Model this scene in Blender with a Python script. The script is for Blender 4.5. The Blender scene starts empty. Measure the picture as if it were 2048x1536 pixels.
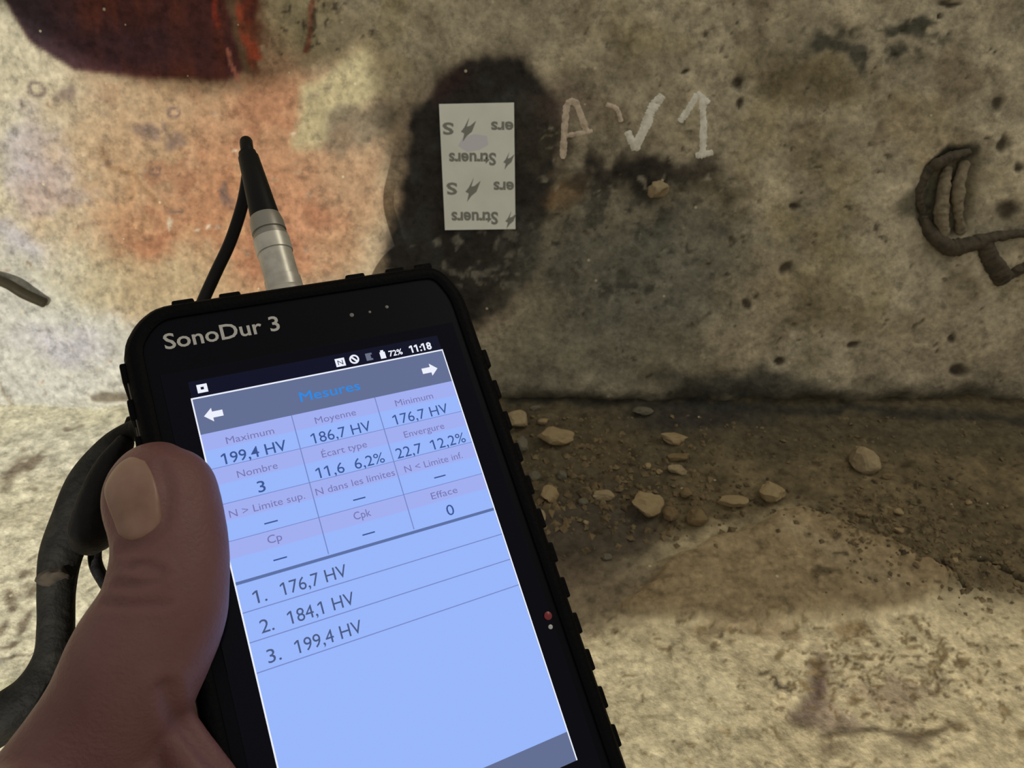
import bpy, bmesh, math, random
import numpy as np
from mathutils import Vector, Matrix
from mathutils.bvhtree import BVHTree

scene = bpy.context.scene
COL = scene.collection
R_ = math.radians
random.seed(7)

# ------------------------------------------------------------------ camera
FPX, CX, CY = 1583.0, 1024.0, 768.0           # lens in pixels of the 2048x1536 frame
PITCH = R_(40)
CAM_H = 0.2524                                # height over the ledge floor (m)
X_AX = Vector((1, 0, 0))
UP_AX = Vector((0, math.sin(PITCH), math.cos(PITCH)))
BK_AX = Vector((0, -math.cos(PITCH), math.sin(PITCH)))
CAM_POS = Vector((0, 0, CAM_H))
CAM_M = Matrix((X_AX, UP_AX, BK_AX)).transposed()
cam_d = bpy.data.cameras.new('camera')
cam_d.sensor_width = 36.0
cam_d.lens = FPX / 2048.0 * 36.0
cam_d.clip_start = 0.005
cam_d.dof.use_dof = True
cam_d.dof.focus_distance = 0.195
cam_d.dof.aperture_fstop = 40.0
cam = bpy.data.objects.new('camera', cam_d)
cam.matrix_world = Matrix.Translation(CAM_POS) @ CAM_M.to_4x4()
COL.objects.link(cam)
scene.camera = cam

# ------------------------------------------------------------------ light
vs = scene.view_settings
vs.view_transform = 'Standard'
vs.look = 'None'
vs.gamma = 1.0
vs.exposure = 0.0
vs.use_curve_mapping = False
wd = bpy.data.worlds.new('dim_room')
scene.world = wd
wd.use_nodes = True
wd.node_tree.nodes['Background'].inputs[0].default_value = (1.0, 0.95, 0.84, 1)
wd.node_tree.nodes['Background'].inputs[1].default_value = 0.38
LAMP_POWER = 21.0
LAMP_C = Vector((-300, -290, 350))            # work lamp, camera frame (mm): low, left, behind the camera


def c2w(v):
    """camera frame (mm; x right, y up, z back) -> world (m)"""
    v = Vector(v) * 0.001
    return CAM_POS + X_AX * v.x + UP_AX * v.y + BK_AX * v.z


al = bpy.data.lights.new('ceiling_light', 'AREA')
al.energy = 1.7
al.shape = 'RECTANGLE'
al.size, al.size_y = 0.5, 0.25
al.color = (1.0, 0.93, 0.74)
alo = bpy.data.objects.new('ceiling_light', al)
alo.location = c2w((560, 760, 60))
alo.rotation_euler = (c2w((60, -20, -360)) - alo.location).to_track_quat('-Z', 'Y').to_euler()
COL.objects.link(alo)

# ------------------------------------------------------------------ frames
def ray(px, py):
    d = Vector(((px - CX) / FPX, -(py - CY) / FPX, -1.0))
    return (X_AX * d.x + UP_AX * d.y + BK_AX * d.z)


def project(P):
    q = (P - CAM_POS)
    x, y, z = q.dot(X_AX), q.dot(UP_AX), -q.dot(BK_AX)
    return (CX + FPX * x / z, CY - FPX * y / z, z)


CREASE = CAM_POS + ray(1024, 812) * 0.380     # where wall and ledge floor meet
CREASE.z = 0.0
LEAN = R_(20)
WN = Vector((0, -math.cos(LEAN), math.sin(LEAN)))
WV = Vector((0, math.sin(LEAN), math.cos(LEAN)))
FN = Vector((0, 0, 1))
FW = Vector((0, -1, 0))


def plane_hit(px, py, n, o, off=0.0):
    d = ray(px, py)
    s = (n.dot(o + n * off - CAM_POS)) / n.dot(d)
    return CAM_POS + d * s, s


def wall_uv(px, py):
    P, s = plane_hit(px, py, WN, CREASE)
    q = P - CREASE
    return q.x * 1000, q.dot(WV) * 1000, s * 1000 / FPX


def floor_uv(px, py):
    P, s = plane_hit(px, py, FN, CREASE)
    q = P - CREASE
    return q.x * 1000, q.dot(FW) * 1000, s * 1000 / FPX


# device pose (screen's upper left corner, mm, camera frame)
DR = Matrix(((0.89463114, -0.3186321, 0.31322308), (0.20007539, 0.91250277, 0.3568032),
             (-0.39950589, -0.25653903, 0.88010384)))
DT = Vector((-73.9548962, -3.6867113, -183.16748393))
DEV_M = Matrix.Translation(c2w(DT)) @ (CAM_M @ DR).to_4x4()
DN = (CAM_M @ DR) @ Vector((0, 0, 1))


def dev(x, y, z=0.0):
    return DEV_M @ (Vector((x, y, z)) * 0.001)


def dev_px(px, py, h=0.0):
    """point seen at a pixel, h mm above the device's front plane"""
    return plane_hit(px, py, DN, DEV_M.translation, h * 0.001)[0]


# ------------------------------------------------------------------ noise (numpy)
def vnoise(x, y, seed):
    rs = np.random.RandomState(seed)
    T = rs.rand(256, 256)
    xi = np.floor(x).astype(int); yi = np.floor(y).astype(int)
    fx = x - xi; fy = y - yi
    fx = fx * fx * fx * (fx * (fx * 6 - 15) + 10); fy = fy * fy * fy * (fy * (fy * 6 - 15) + 10)
    a = T[xi & 255, yi & 255]; b = T[(xi + 1) & 255, yi & 255]
    c = T[xi & 255, (yi + 1) & 255]; d = T[(xi + 1) & 255, (yi + 1) & 255]
    return (a * (1 - fx) + b * fx) * (1 - fy) + (c * (1 - fx) + d * fx) * fy * 1.0


def fbm(x, y, scale, seed, octv=4, gain=0.5):
    s = 0; a = 1.0; t = 0
    for i in range(octv):
        th = 0.7 * i + 0.3
        xr = x * math.cos(th) - y * math.sin(th); yr = x * math.sin(th) + y * math.cos(th)
        k = 2.03 ** i / scale
        s = s + a * vnoise(xr * k + 31.7 * i, yr * k + 17.3 * i, seed + i)
        t += a; a *= gain
    return s / t


def sst(e0, e1, x):
    t = np.clip((x - e0) / (e1 - e0), 0, 1)
    return t * t * (3 - 2 * t)


def lin(c):
    c = np.array(c, float) / 255.0
    return np.where(c <= 0.04045, c / 12.92, ((c + 0.055) / 1.055) ** 2.4)


def lin4(c):
    return tuple(float(v) for v in lin(c)) + (1.0,)


# ------------------------------------------------------------------ materials
def principled(name, color, rough=0.6, spec=0.3, metal=0.0, bump=None, vary=None, sss=0.0, coat=0.0):
    m = bpy.data.materials.new(name)
    m.use_nodes = True
    nt = m.node_tree
    b = nt.nodes['Principled BSDF']
    b.inputs['Base Color'].default_value = lin4(color)
    b.inputs['Roughness'].default_value = rough
    b.inputs['Specular IOR Level'].default_value = spec
    b.inputs['Metallic'].default_value = metal
    if coat:
        b.inputs['Coat Weight'].default_value = coat
        b.inputs['Coat Roughness'].default_value = 0.08
    if sss:
        b.inputs['Subsurface Weight'].default_value = sss
        b.inputs['Subsurface Radius'].default_value = (1.0, 0.45, 0.3)
        b.inputs['Subsurface Scale'].default_value = 0.003
    tc = nt.nodes.new('ShaderNodeTexCoord')
    if vary:
        sc, amount, col2 = vary
        n = nt.nodes.new('ShaderNodeTexNoise')
        n.inputs['Scale'].default_value = sc
        n.inputs['Detail'].default_value = 5
        nt.links.new(tc.outputs['Object'], n.inputs['Vector'])
        r = nt.nodes.new('ShaderNodeMapRange')
        r.inputs[1].default_value = 0.42; r.inputs[2].default_value = 0.68
        r.inputs[4].default_value = amount
        nt.links.new(n.outputs['Fac'], r.inputs[0])
        mx = nt.nodes.new('ShaderNodeMix'); mx.data_type = 'RGBA'
        mx.inputs[6].default_value = lin4(color)
        mx.inputs[7].default_value = lin4(col2)
        nt.links.new(r.outputs[0], mx.inputs[0])
        nt.links.new(mx.outputs[2], b.inputs['Base Color'])
    if bump:
        sc, dist = bump
        n = nt.nodes.new('ShaderNodeTexNoise')
        n.inputs['Scale'].default_value = sc
        n.inputs['Detail'].default_value = 4
        nt.links.new(tc.outputs['Object'], n.inputs['Vector'])
        bp = nt.nodes.new('ShaderNodeBump')
        bp.inputs['Strength'].default_value = 0.8
        bp.inputs['Distance'].default_value = dist
        nt.links.new(n.outputs['Fac'], bp.inputs['Height'])
        nt.links.new(bp.outputs[0], b.inputs['Normal'])
    return m


def emitter(name, color, strength=1.0):
    m = bpy.data.materials.new(name)
    m.use_nodes = True
    nt = m.node_tree
    b = nt.nodes['Principled BSDF']
    b.inputs['Base Color'].default_value = (0.002, 0.002, 0.004, 1)
    b.inputs['Specular IOR Level'].default_value = 0.12
    b.inputs['Roughness'].default_value = 0.2
    b.inputs['Emission Color'].default_value = lin4(color)
    b.inputs['Emission Strength'].default_value = strength
    return m


def masonry(name, speck):
    """painted vertex colours plus fine grain, grit specks and relief"""
    m = bpy.data.materials.new(name)
    m.use_nodes = True
    nt = m.node_tree
    b = nt.nodes['Principled BSDF']
    b.inputs['Roughness'].default_value = 0.85
    b.inputs['Specular IOR Level'].default_value = 0.25
    at = nt.nodes.new('ShaderNodeAttribute'); at.attribute_name = 'Col'
    tc = nt.nodes.new('ShaderNodeTexCoord')

    def noise(scale, det):
        n = nt.nodes.new('ShaderNodeTexNoise')
        n.inputs['Scale'].default_value = scale
        n.inputs['Detail'].default_value = det
        nt.links.new(tc.outputs['Object'], n.inputs['Vector'])
        return n
    n1 = noise(430, 6)
    r1 = nt.nodes.new('ShaderNodeMapRange')
    r1.inputs[1].default_value = 0.3; r1.inputs[2].default_value = 0.7
    r1.inputs[3].default_value = 0.80; r1.inputs[4].default_value = 1.18
    nt.links.new(n1.outputs['Fac'], r1.inputs[0])
    mul = nt.nodes.new('ShaderNodeMix'); mul.data_type = 'RGBA'; mul.blend_type = 'MULTIPLY'
    mul.inputs[0].default_value = 1.0
    nt.links.new(at.outputs['Color'], mul.inputs[6])
    nt.links.new(r1.outputs[0], mul.inputs[7])
    n3 = noise(190, 8)
    n3.inputs['Roughness'].default_value = 0.72
    r3 = nt.nodes.new('ShaderNodeMapRange')
    r3.inputs[1].default_value = 0.36; r3.inputs[2].default_value = 0.50
    r3.inputs[3].default_value = 0.66; r3.inputs[4].default_value = 1.03
    nt.links.new(n3.outputs['Fac'], r3.inputs[0])
    mul2 = nt.nodes.new('ShaderNodeMix'); mul2.data_type = 'RGBA'; mul2.blend_type = 'MULTIPLY'
    mul2.inputs[0].default_value = 1.0
    nt.links.new(mul.outputs[2], mul2.inputs[6])
    nt.links.new(r3.outputs[0], mul2.inputs[7])
    mul = mul2
    # pale grit
    vo = nt.nodes.new('ShaderNodeTexVoronoi')
    vo.inputs['Scale'].default_value = 260
    nt.links.new(tc.outputs['Object'], vo.inputs['Vector'])
    sepc = nt.nodes.new('ShaderNodeSeparateColor')
    nt.links.new(vo.outputs['Color'], sepc.inputs[0])
    g1 = nt.nodes.new('ShaderNodeMath'); g1.operation = 'GREATER_THAN'; g1.inputs[1].default_value = 1 - speck
    nt.links.new(sepc.outputs[0], g1.inputs[0])
    g2 = nt.nodes.new('ShaderNodeMath'); g2.operation = 'LESS_THAN'; g2.inputs[1].default_value = 0.17
    nt.links.new(vo.outputs['Distance'], g2.inputs[0])
    g3 = nt.nodes.new('ShaderNodeMath'); g3.operation = 'MULTIPLY'
    nt.links.new(g1.outputs[0], g3.inputs[0]); nt.links.new(g2.outputs[0], g3.inputs[1])
    g4 = nt.nodes.new('ShaderNodeMath'); g4.operation = 'MULTIPLY'; g4.inputs[1].default_value = 0.75
    nt.links.new(g3.outputs[0], g4.inputs[0])
    mx = nt.nodes.new('ShaderNodeMix'); mx.data_type = 'RGBA'
    mx.inputs[7].default_value = lin4((205, 196, 165))
    nt.links.new(g4.outputs[0], mx.inputs[0])
    nt.links.new(mul.outputs[2], mx.inputs[6])
    nt.links.new(mx.outputs[2], b.inputs['Base Color'])
    n2 = noise(520, 5)
    bp = nt.nodes.new('ShaderNodeBump')
    bp.inputs['Strength'].default_value = 0.9
    bp.inputs['Distance'].default_value = 0.0005
    nt.links.new(n2.outputs['Fac'], bp.inputs['Height'])
    nt.links.new(bp.outputs[0], b.inputs['Normal'])
    return m


# ------------------------------------------------------------------ object helpers
def tag(o, label=None, cat=None, group=None, kind=None):
    if label: o['label'] = label
    if cat: o['category'] = cat
    if group: o['group'] = group
    if kind: o['kind'] = kind
    return o


def mesh_obj(name, verts, faces, mat, parent=None, smooth=True, origin=False):
    me = bpy.data.meshes.new(name)
    me.from_pydata([tuple(v) for v in verts], [], faces)
    return link(name, me, mat, parent, smooth, origin)


def link(name, me, mat, parent=None, smooth=True, origin=False):
    if mat: me.materials.append(mat)
    if smooth:
        me.polygons.foreach_set('use_smooth', [True] * len(me.polygons))
    o = bpy.data.objects.new(name, me)
    COL.objects.link(o)
    if origin:                                # origin at the bottom centre of the thing
        co = np.array([v.co for v in me.vertices])
        c = Vector(((co[:, 0].min() + co[:, 0].max()) / 2, (co[:, 1].min() + co[:, 1].max()) / 2, co[:, 2].min()))
        me.transform(Matrix.Translation(-c))
        o.location = c
    if parent: o.parent = parent
    return o


def bm_obj(name, bm, mat, parent=None, smooth=False, origin=False):
    bmesh.ops.recalc_face_normals(bm, faces=bm.faces)
    me = bpy.data.meshes.new(name)
    bm.to_mesh(me); bm.free()
    return link(name, me, mat, parent, smooth, origin)


def empty(name, M):
    o = bpy.data.objects.new(name, None)
    o.empty_display_size = 0.01
    o.matrix_world = M
    COL.objects.link(o)
    return o


def spline(pts, n):
    """Catmull-Rom through rows of numbers"""
    P = np.array(pts, float)
    P = np.vstack([2 * P[0] - P[1], P, 2 * P[-1] - P[-2]])
    out = []
    for i in range(1, len(P) - 2):
        for k in range(n):
            t = k / n
            a, b, c, d = P[i - 1], P[i], P[i + 1], P[i + 2]
            out.append(0.5 * (2 * b + (c - a) * t + (2 * a - 5 * b + 4 * c - d) * t * t + (3 * b - a - 3 * c + d) * t ** 3))
    out.append(P[-2])
    return np.array(out)


def tube_data(pts, seg=14, flat=1.0, ref=None, caps=True):
    """pts rows: x y z r. Lofted tube with rounded ends."""
    P = np.array(pts, float)
    V, F = [], []
    prev = None
    n = len(P)
    rows = []
    for i in range(n):
        t = P[min(i + 1, n - 1), :3] - P[max(i - 1, 0), :3]
        t = Vector(t).normalized()
        a = Vector(ref) if ref is not None else (prev if prev is not None else Vector((0.31, 0.2, 0.93)))
        s = (a - t * a.dot(t)).normalized()
        prev = s
        q = t.cross(s)
        rows.append((Vector(P[i, :3]), s, q, P[i, 3], t))
    ext = []
    if caps:
        c, s, q, r, t = rows[0]
        ext = [(c - t * r * 0.7 * k, s, q, r * w, t) for k, w in ((0.5, 0.55), (0.35, 0.8))]
        c, s, q, r, t = rows[-1]
        end = [(c + t * r * 0.7 * k, s, q, r * w, t) for k, w in ((0.35, 0.8), (0.5, 0.55))]
        rows = ext + rows + end
    for c, s, q, r, t in rows:
        for k in range(seg):
            an = 2 * math.pi * k / seg
            V.append(c + s * math.cos(an) * r + q * math.sin(an) * r * flat)
    m = len(rows)
    for i in range(m - 1):
        for k in range(seg):
            k2 = (k + 1) % seg
            F.append((i * seg + k, i * seg + k2, (i + 1) * seg + k2, (i + 1) * seg + k))
    F.append(tuple(range(seg))[::-1])
    F.append(tuple((m - 1) * seg + k for k in range(seg)))
    return V, F


def tube(name, pts, mat, parent=None, seg=14, flat=1.0, ref=None, caps=True, origin=False):
    V, F = tube_data(pts, seg, flat, ref, caps)
    return mesh_obj(name, V, F, mat, parent, True, origin)


def lathe(name, prof, mat, parent=None, seg=32, M=None, smooth=True):
    """prof rows: (y along axis, radius), closed on the axis"""
    V, F = [], []
    for y, r in prof:
        for k in range(seg):
            an = 2 * math.pi * k / seg
            V.append(Vector((r * math.cos(an), y, r * math.sin(an))))
    for i in range(len(prof) - 1):
        for k in range(seg):
            k2 = (k + 1) % seg
            F.append((i * seg + k, (i + 1) * seg + k, (i + 1) * seg + k2, i * seg + k2))
    F.append(tuple(range(seg)))
    F.append(tuple((len(prof) - 1) * seg + k for k in range(seg))[::-1])
    if M: V = [M @ v for v in V]
    o = mesh_obj(name, V, F, mat, parent, False)
    if smooth:
        for p in o.data.polygons: p.use_smooth = len(p.vertices) == 4
        o.data.set_sharp_from_angle(angle=R_(40))
    return o


def box(name, x0, x1, y0, y1, z0, z1, mat, parent=None, bev=0.0):
    bm = bmesh.new()
    bmesh.ops.create_cube(bm, size=1.0)
    for v in bm.verts:
        v.co = Vector((x0 + (v.co.x + .5) * (x1 - x0), y0 + (v.co.y + .5) * (y1 - y0), z0 + (v.co.z + .5) * (z1 - z0)))
    if bev:
        bmesh.ops.bevel(bm, geom=list(bm.edges), offset=bev, segments=2, profile=0.6, affect='EDGES')
    return bm_obj(name, bm, mat, parent)


# ------------------------------------------------------------------ setting: wall and ledge floor
STEP = 1.0
us = np.concatenate([np.arange(-900, -300, 5.0), np.arange(-300, 300.1, STEP), np.arange(305, 901, 5.0)])   # fine where it shows, coarse beyond


class Surf:
    """colour/relief painter on a surface, all in its own millimetres"""

    def __init__(self, u, v, uv):
        self.u, self.v, self.uv = u, v, uv
        self.h = np.zeros_like(u)
        self.c = np.zeros(u.shape + (3,))
        self.w1 = fbm(u, v, 26, 901, 4) - .5
        self.w2 = fbm(u, v, 26, 951, 4) - .5
        self.w3 = fbm(u, v, 7, 971, 3) - .5
        self.w4 = fbm(u, v, 7, 981, 3) - .5

    def ell(self, px, py, rx, ry, soft=.25, warp=10, ang=0.0, fine=4):
        u0, v0, k = self.uv(px, py)
        kv = abs(self.uv(px, py - 10)[1] - self.uv(px, py + 10)[1]) / 20
        du = self.u + self.w1 * 2 * warp + self.w3 * 2 * fine - u0
        dv = self.v + self.w2 * 2 * warp + self.w4 * 2 * fine - v0
        ca, sa = math.cos(ang), math.sin(ang)
        a = (du * ca + dv * sa) / (rx * k); b = (-du * sa + dv * ca) / (ry * kv)
        return 1 - sst(1 - soft, 1 + soft, np.sqrt(a * a + b * b))

    def dab(self, px, py, rx, ry, col, k, soft=.5, warp=3, ang=0.0, into=None):
        """small stain: like paint(ell()) but only touches its own window"""
        u0, v0, s = self.uv(px, py)
        m = max(rx, ry) * s * 3 + warp + 8
        j0, j1 = np.searchsorted(self.u[0], [u0 - m, u0 + m]); i0, i1 = np.searchsorted(self.v[:, 0], [v0 - m, v0 + m])
        if j1 - j0 < 2 or i1 - i0 < 2: return
        w = object.__new__(Surf); sl = (slice(i0, i1), slice(j0, j1))
        w.u, w.v, w.uv, w.c = self.u[sl], self.v[sl], self.uv, self.c[sl]
        w.w1, w.w2, w.w3, w.w4 = self.w1[sl], self.w2[sl], self.w3[sl], self.w4[sl]
        mask = w.ell(px, py, rx, ry, soft, warp, ang)
        w.paint(mask, col, k)
        self.c[sl] = w.c
        if into is not None: into[0][sl] = np.maximum(into[0][sl], mask * into[1])

    def line(self, pts, w, soft=.5, warp=2, fine=1.5):
        d = np.full(self.u.shape, 1e9)
        q = [self.uv(*p) for p in pts]
        x = self.u + self.w1 * 2 * warp + self.w3 * 2 * fine
        y = self.v + self.w2 * 2 * warp + self.w4 * 2 * fine
        for (a0, a1, _), (b0, b1, _) in zip(q[:-1], q[1:]):
            L = (b0 - a0) ** 2 + (b1 - a1) ** 2 + 1e-9
            t = np.clip(((x - a0) * (b0 - a0) + (y - a1) * (b1 - a1)) / L, 0, 1)
            d = np.minimum(d, np.hypot(x - a0 - t * (b0 - a0), y - a1 - t * (b1 - a1)))
        w = w * q[0][2]
        return 1 - sst(w * (1 - soft), w * (1 + soft), d)

    def poly(self, pts, soft=3.0, warp=3, fine=2):
        q = [self.uv(*p)[:2] for p in pts]
        x = self.u + self.w1 * 2 * warp + self.w3 * 2 * fine
        y = self.v + self.w2 * 2 * warp + self.w4 * 2 * fine
        ins = np.zeros(x.shape, bool); d = np.full(x.shape, 1e9)
        for (a0, a1), (b0, b1) in zip(q, q[1:] + q[:1]):
            c = ((a1 > y) != (b1 > y)) & (x < (b0 - a0) * (y - a1) / (b1 - a1 + 1e-12) + a0)
            ins ^= c
            L = (b0 - a0) ** 2 + (b1 - a1) ** 2 + 1e-9
            t = np.clip(((x - a0) * (b0 - a0) + (y - a1) * (b1 - a1)) / L, 0, 1)
            d = np.minimum(d, np.hypot(x - a0 - t * (b0 - a0), y - a1 - t * (b1 - a1)))
        s = np.where(ins, d, -d)
        return sst(-soft, soft, s)

    def paint(self, mask, col, k=1.0):
        m = (np.clip(mask * k, 0, 1))[..., None]
        self.c = self.c * (1 - m) + lin(col) * m


def surf_mesh(name, S, pos, mat):
    nv, nu = S.u.shape
    me = bpy.data.meshes.new(name)
    idx = np.arange(nv * nu).reshape(nv, nu)
    a, b, c, d = idx[:-1, :-1].ravel(), idx[:-1, 1:].ravel(), idx[1:, 1:].ravel(), idx[1:, :-1].ravel()
    F = np.stack([a, b, c, d], 1)
    me.vertices.add(nv * nu); me.vertices.foreach_set('co', pos.reshape(-1, 3).astype(np.float32).ravel())
    me.loops.add(F.size); me.loops.foreach_set('vertex_index', F.ravel().astype(np.int32))
    me.polygons.add(len(F)); me.polygons.foreach_set('loop_start', np.arange(0, F.size, 4, dtype=np.int32))
    me.update(calc_edges=True)
    at = me.color_attributes.new('Col', 'FLOAT_COLOR', 'POINT')
    rgba = np.ones((nv * nu, 4), np.float32); rgba[:, :3] = np.clip(S.c.reshape(-1, 3), 0.002, .95)
    at.data.foreach_set('color', rgba.ravel())
    return link(name, me, mat)


# ---- wall
vs_ = np.concatenate([np.arange(-14, 230, STEP), np.arange(230, 601, 5.0)])
UU, VV = np.meshgrid(us, vs_)
W = Surf(UU, VV, wall_uv)
big = fbm(UU, VV, 70, 11, 4); mid = fbm(UU, VV, 16, 21, 4); fin = fbm(UU, VV, 4.5, 31, 3); gr = fbm(UU, VV, 2.3, 41, 2)
base = np.zeros_like(W.c) + lin((180, 169, 144))
W.c = base * (0.56 + .88 * mid)[..., None] * (.80 + .4 * big)[..., None]
W.paint(sst(.52, .75, fbm(UU, VV, 34, 51, 4)), (166, 154, 116), .6)
W.paint(sst(.58, .8, fbm(UU, VV, 22, 57, 5)), (134, 120, 98), .7)
# pale, chalky left side
W.paint(W.ell(20, 420, 340, 700, .5, 14), (190, 184, 164), .85)
W.paint(W.ell(60, 700, 260, 170, .5, 10), (188, 190, 188), .8)
for p in ((60, 300, 60, 70), (110, 400, 60, 28), (130, 690, 80, 40), (40, 480, 45, 45), (80, 350, 60, 30)):
    W.paint(W.ell(*p, .6, 8), (172, 170, 184), .7)
# rust
W.paint(W.ell(440, 370, 340, 300, .4, 16), (172, 142, 112), .9)
W.paint(W.ell(530, 340, 160, 260, .5, 18), (174, 128, 98), .7)
W.paint(W.ell(400, 460, 210, 120, .5, 16, .4), (166, 118, 88), .7)
W.paint(W.ell(570, 440, 90, 90, .5, 14), (178, 132, 104), .6)
W.paint(sst(.55, .7, fbm(UU, VV, 12, 71, 4)) * W.ell(430, 380, 280, 240, .5, 12), (146, 96, 72), .5)
W.paint(sst(.6, .75, fbm(UU, VV, 9, 77, 3)) * W.ell(430, 420, 250, 200, .5, 12), (190, 152, 116), .6)
# bare pale plaster by the blackened patch
W.paint(W.poly([(600, 170), (740, 120), (775, 190), (700, 235), (640, 300), (590, 290)], 3, 4), (178, 168, 134), .9)
W.paint(W.ell(720, 270, 75, 42, .4, 8, .35), (116, 108, 92), .85)
W.paint(W.ell(690, 380, 70, 70, .6, 12), (168, 138, 112), .6)
W.paint(W.ell(270, 560, 190, 60, .6, 12), (176, 168, 138), .6)
# red oxide paint running down at the top, edge painted to the shadow's curve
RP = [(-60, -120), (20, 20), (60, 78), (150, 138), (300, 158), (450, 160), (515, 120), (520, 40), (535, -140)]
red = W.poly(RP, 1.6, 1.0, .6)
W.paint(red, (104, 56, 46))
W.paint(red * sst(.45, .65, fbm(UU * 2.6, VV * .5, 18, 83, 4)), (84, 48, 48), .85)
W.paint(red * W.ell(60, 40, 110, 150, .5, 10), (58, 46, 54), .9)
W.paint(red * W.ell(230, 100, 140, 50, .6, 10), (74, 50, 58), .7)
W.paint(W.line([(455, -80), (480, 40), (500, 130)], 15, .4, 1.5), (120, 94, 72), .9)
W.paint(W.line([(492, -80), (505, 30), (515, 110)], 14, .4, 4, 3) * sst(.3, .5, fbm(UU, VV, 8, 87, 3)), (176, 84, 58), .95)
W.paint(W.line([(515, -80), (528, 60), (520, 120)], 22, .6, 6, 3) * sst(.45, .6, fbm(UU, VV, 7, 89, 3)), (120, 74, 54), .8)
W.paint(W.line([(425, -80), (440, 60)], 5, .5, 3), (165, 66, 48), .8)
W.paint(W.line([(455, 100), (475, 160)], 4, .5, 1), (205, 130, 110), .8)
W.paint(W.line([(615, -80), (628, 50), (620, 100)], 6, .5, 3), (140, 60, 44), .7)
for i in range(40):
    W.dab(random.uniform(560, 760), random.uniform(-60, 110), random.uniform(3, 6), random.uniform(3, 7), (60, 46, 36), .8, .5, 2, 0.0)
# scribbles and dark marks on the lit side
for p in ((72, 180, 20, 18), (345, 220, 13, 12), (311, 340, 10, 10)):
    m = W.ell(*p, .3, 2, 0, .8); m2 = W.ell(p[0], p[1], p[2] * .6, p[3] * .6, .4, 2, 0, .8)
    W.paint(np.clip(m - m2, 0, 1), (96, 80, 84), .85)
for p in ((285, 250, 28, 13), (352, 270, 20, 15), (325, 243, 8, 16), (130, 190, 14, 20), (48, 220, 6, 5), (450, 395, 14, 26), (350, 425, 12, 8), (215, 330, 14, 10)):
    W.paint(W.ell(*p, .5, 4), (112, 96, 92), .75)
W.paint(W.line([(205, 300), (215, 335), (260, 345), (300, 385), (310, 405)], 5, .5, 3), (140, 108, 78), .7)
# blackened, ground-down patch
BP = [(868, 165), (930, 128), (1050, 112), (1085, 150), (1112, 200), (1120, 300), (1105, 400), (1090, 480), (1068, 560),
      (1000, 625), (930, 640), (840, 560), (775, 520), (790, 420), (812, 330), (822, 230)]
black = W.poly(BP, 2.5, 4, 2.6)
W.paint(W.poly([(860, 150), (1050, 95), (1130, 190), (1140, 300), (1120, 420), (1090, 560), (1000, 650), (900, 660), (760, 530), (770, 400), (810, 220)], 7, 7), (92, 76, 66), .6)
W.paint(black, (44, 42, 41), .97)
W.paint(black * sst(.55, .8, fbm(UU, VV, 9, 91, 3)), (62, 62, 60), .8)
W.paint(black * W.ell(880, 160, 60, 40, .5, 6), (66, 44, 42), .6)
for i in range(46):
    W.dab(random.gauss(960, 55), random.gauss(520, 36), random.uniform(3, 9), random.uniform(3, 8), (128, 124, 112), .65, .5, 3, 0.0)
# dark mottling under the chalk, grey cement right below it
W.paint(W.ell(1290, 390, 215, 95, .5, 18, 0, 7) * (.45 + .55 * sst(.38, .58, fbm(UU, VV, 8, 65, 4))), (52, 47, 42), .95)
W.paint(W.ell(1560, 150, 60, 40, .5, 10), (92, 82, 66), .6)
W.paint(sst(.55, .7, fbm(UU, VV, 30, 63, 5)) * W.ell(1700, 450, 520, 420, .6, 10), (124, 113, 88), .6)
W.paint(sst(.56, .72, fbm(UU, VV, 44, 67, 5)) * W.ell(1650, 350, 560, 460, .6, 10), (182, 166, 136), .6)
W.paint(W.ell(1150, 380, 36, 34, .5, 8), (128, 104, 74), .8)
W.paint(W.ell(1370, 360, 120, 28, .5, 8, -.1), (80, 76, 60), .6)
W.paint(W.ell(1300, 338, 150, 24, .5, 8, .06), (44, 38, 36), .8)
W.paint(W.ell(1290, 375, 40, 24, .5, 6), (36, 32, 30), .8)
W.paint(W.ell(1270, 560, 230, 150, .5, 14), (112, 112, 100), .85)
W.paint(W.ell(1250, 580, 120, 60, .6, 12, 0, 6) * sst(.5, .64, fbm(UU, VV, 6, 69, 3)), (70, 68, 62), .8)
W.paint(W.ell(1160, 730, 190, 80, .5, 14), (122, 120, 104), .7)
W.paint(W.ell(1150, 200, 60, 60, .5, 8), (100, 82, 74), .5)
for i in range(120):
    W.dab(random.uniform(1080, 1480), random.gauss(440, 110), random.uniform(3, 8), random.uniform(2, 6), random.choice([(150, 144, 126), (58, 54, 48), (128, 118, 96)]), .7, .5, 3)
# weathered strip upper right, pits
for p in ((1660, 95, 55, 26), (1760, 70, 110, 20), (1860, 80, 60, 24), (1720, 130, 120, 22)):
    W.paint(W.ell(*p, .5, 12, 0, 6) * sst(.36, .56, fbm(UU, VV, 9, 61, 4)), (80, 79, 68), .95)
W.paint(W.ell(1640, 190, 90, 35, .5, 12), (104, 92, 66), .6)
W.paint(W.ell(1880, 720, 190, 100, .5, 12), (174, 160, 134), .6)
PITS = [(1478, 168, 10, 13), (1488, 210, 5, 14), (1990, 206, 12, 12), (1996, 285, 9, 22), (2032, 336, 12, 9), (1920, 740, 18, 11),
        (1593, 410, 8, 7), (1576, 542, 13, 12), (1370, 140, 9, 6), (1905, 680, 7, 10), (2015, 425, 20, 20), (1500, 605, 8, 8), (1905, 5, 24, 6),
        (1880, 30, 6, 6), (1560, 720, 9, 9), (1700, 690, 10, 6)]
pits = np.zeros_like(UU)
for p in PITS:
    m = W.ell(*p, .5, 3, 0, 1.5); pits = np.maximum(pits, m); W.paint(m, (58, 50, 40), .9)
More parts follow.
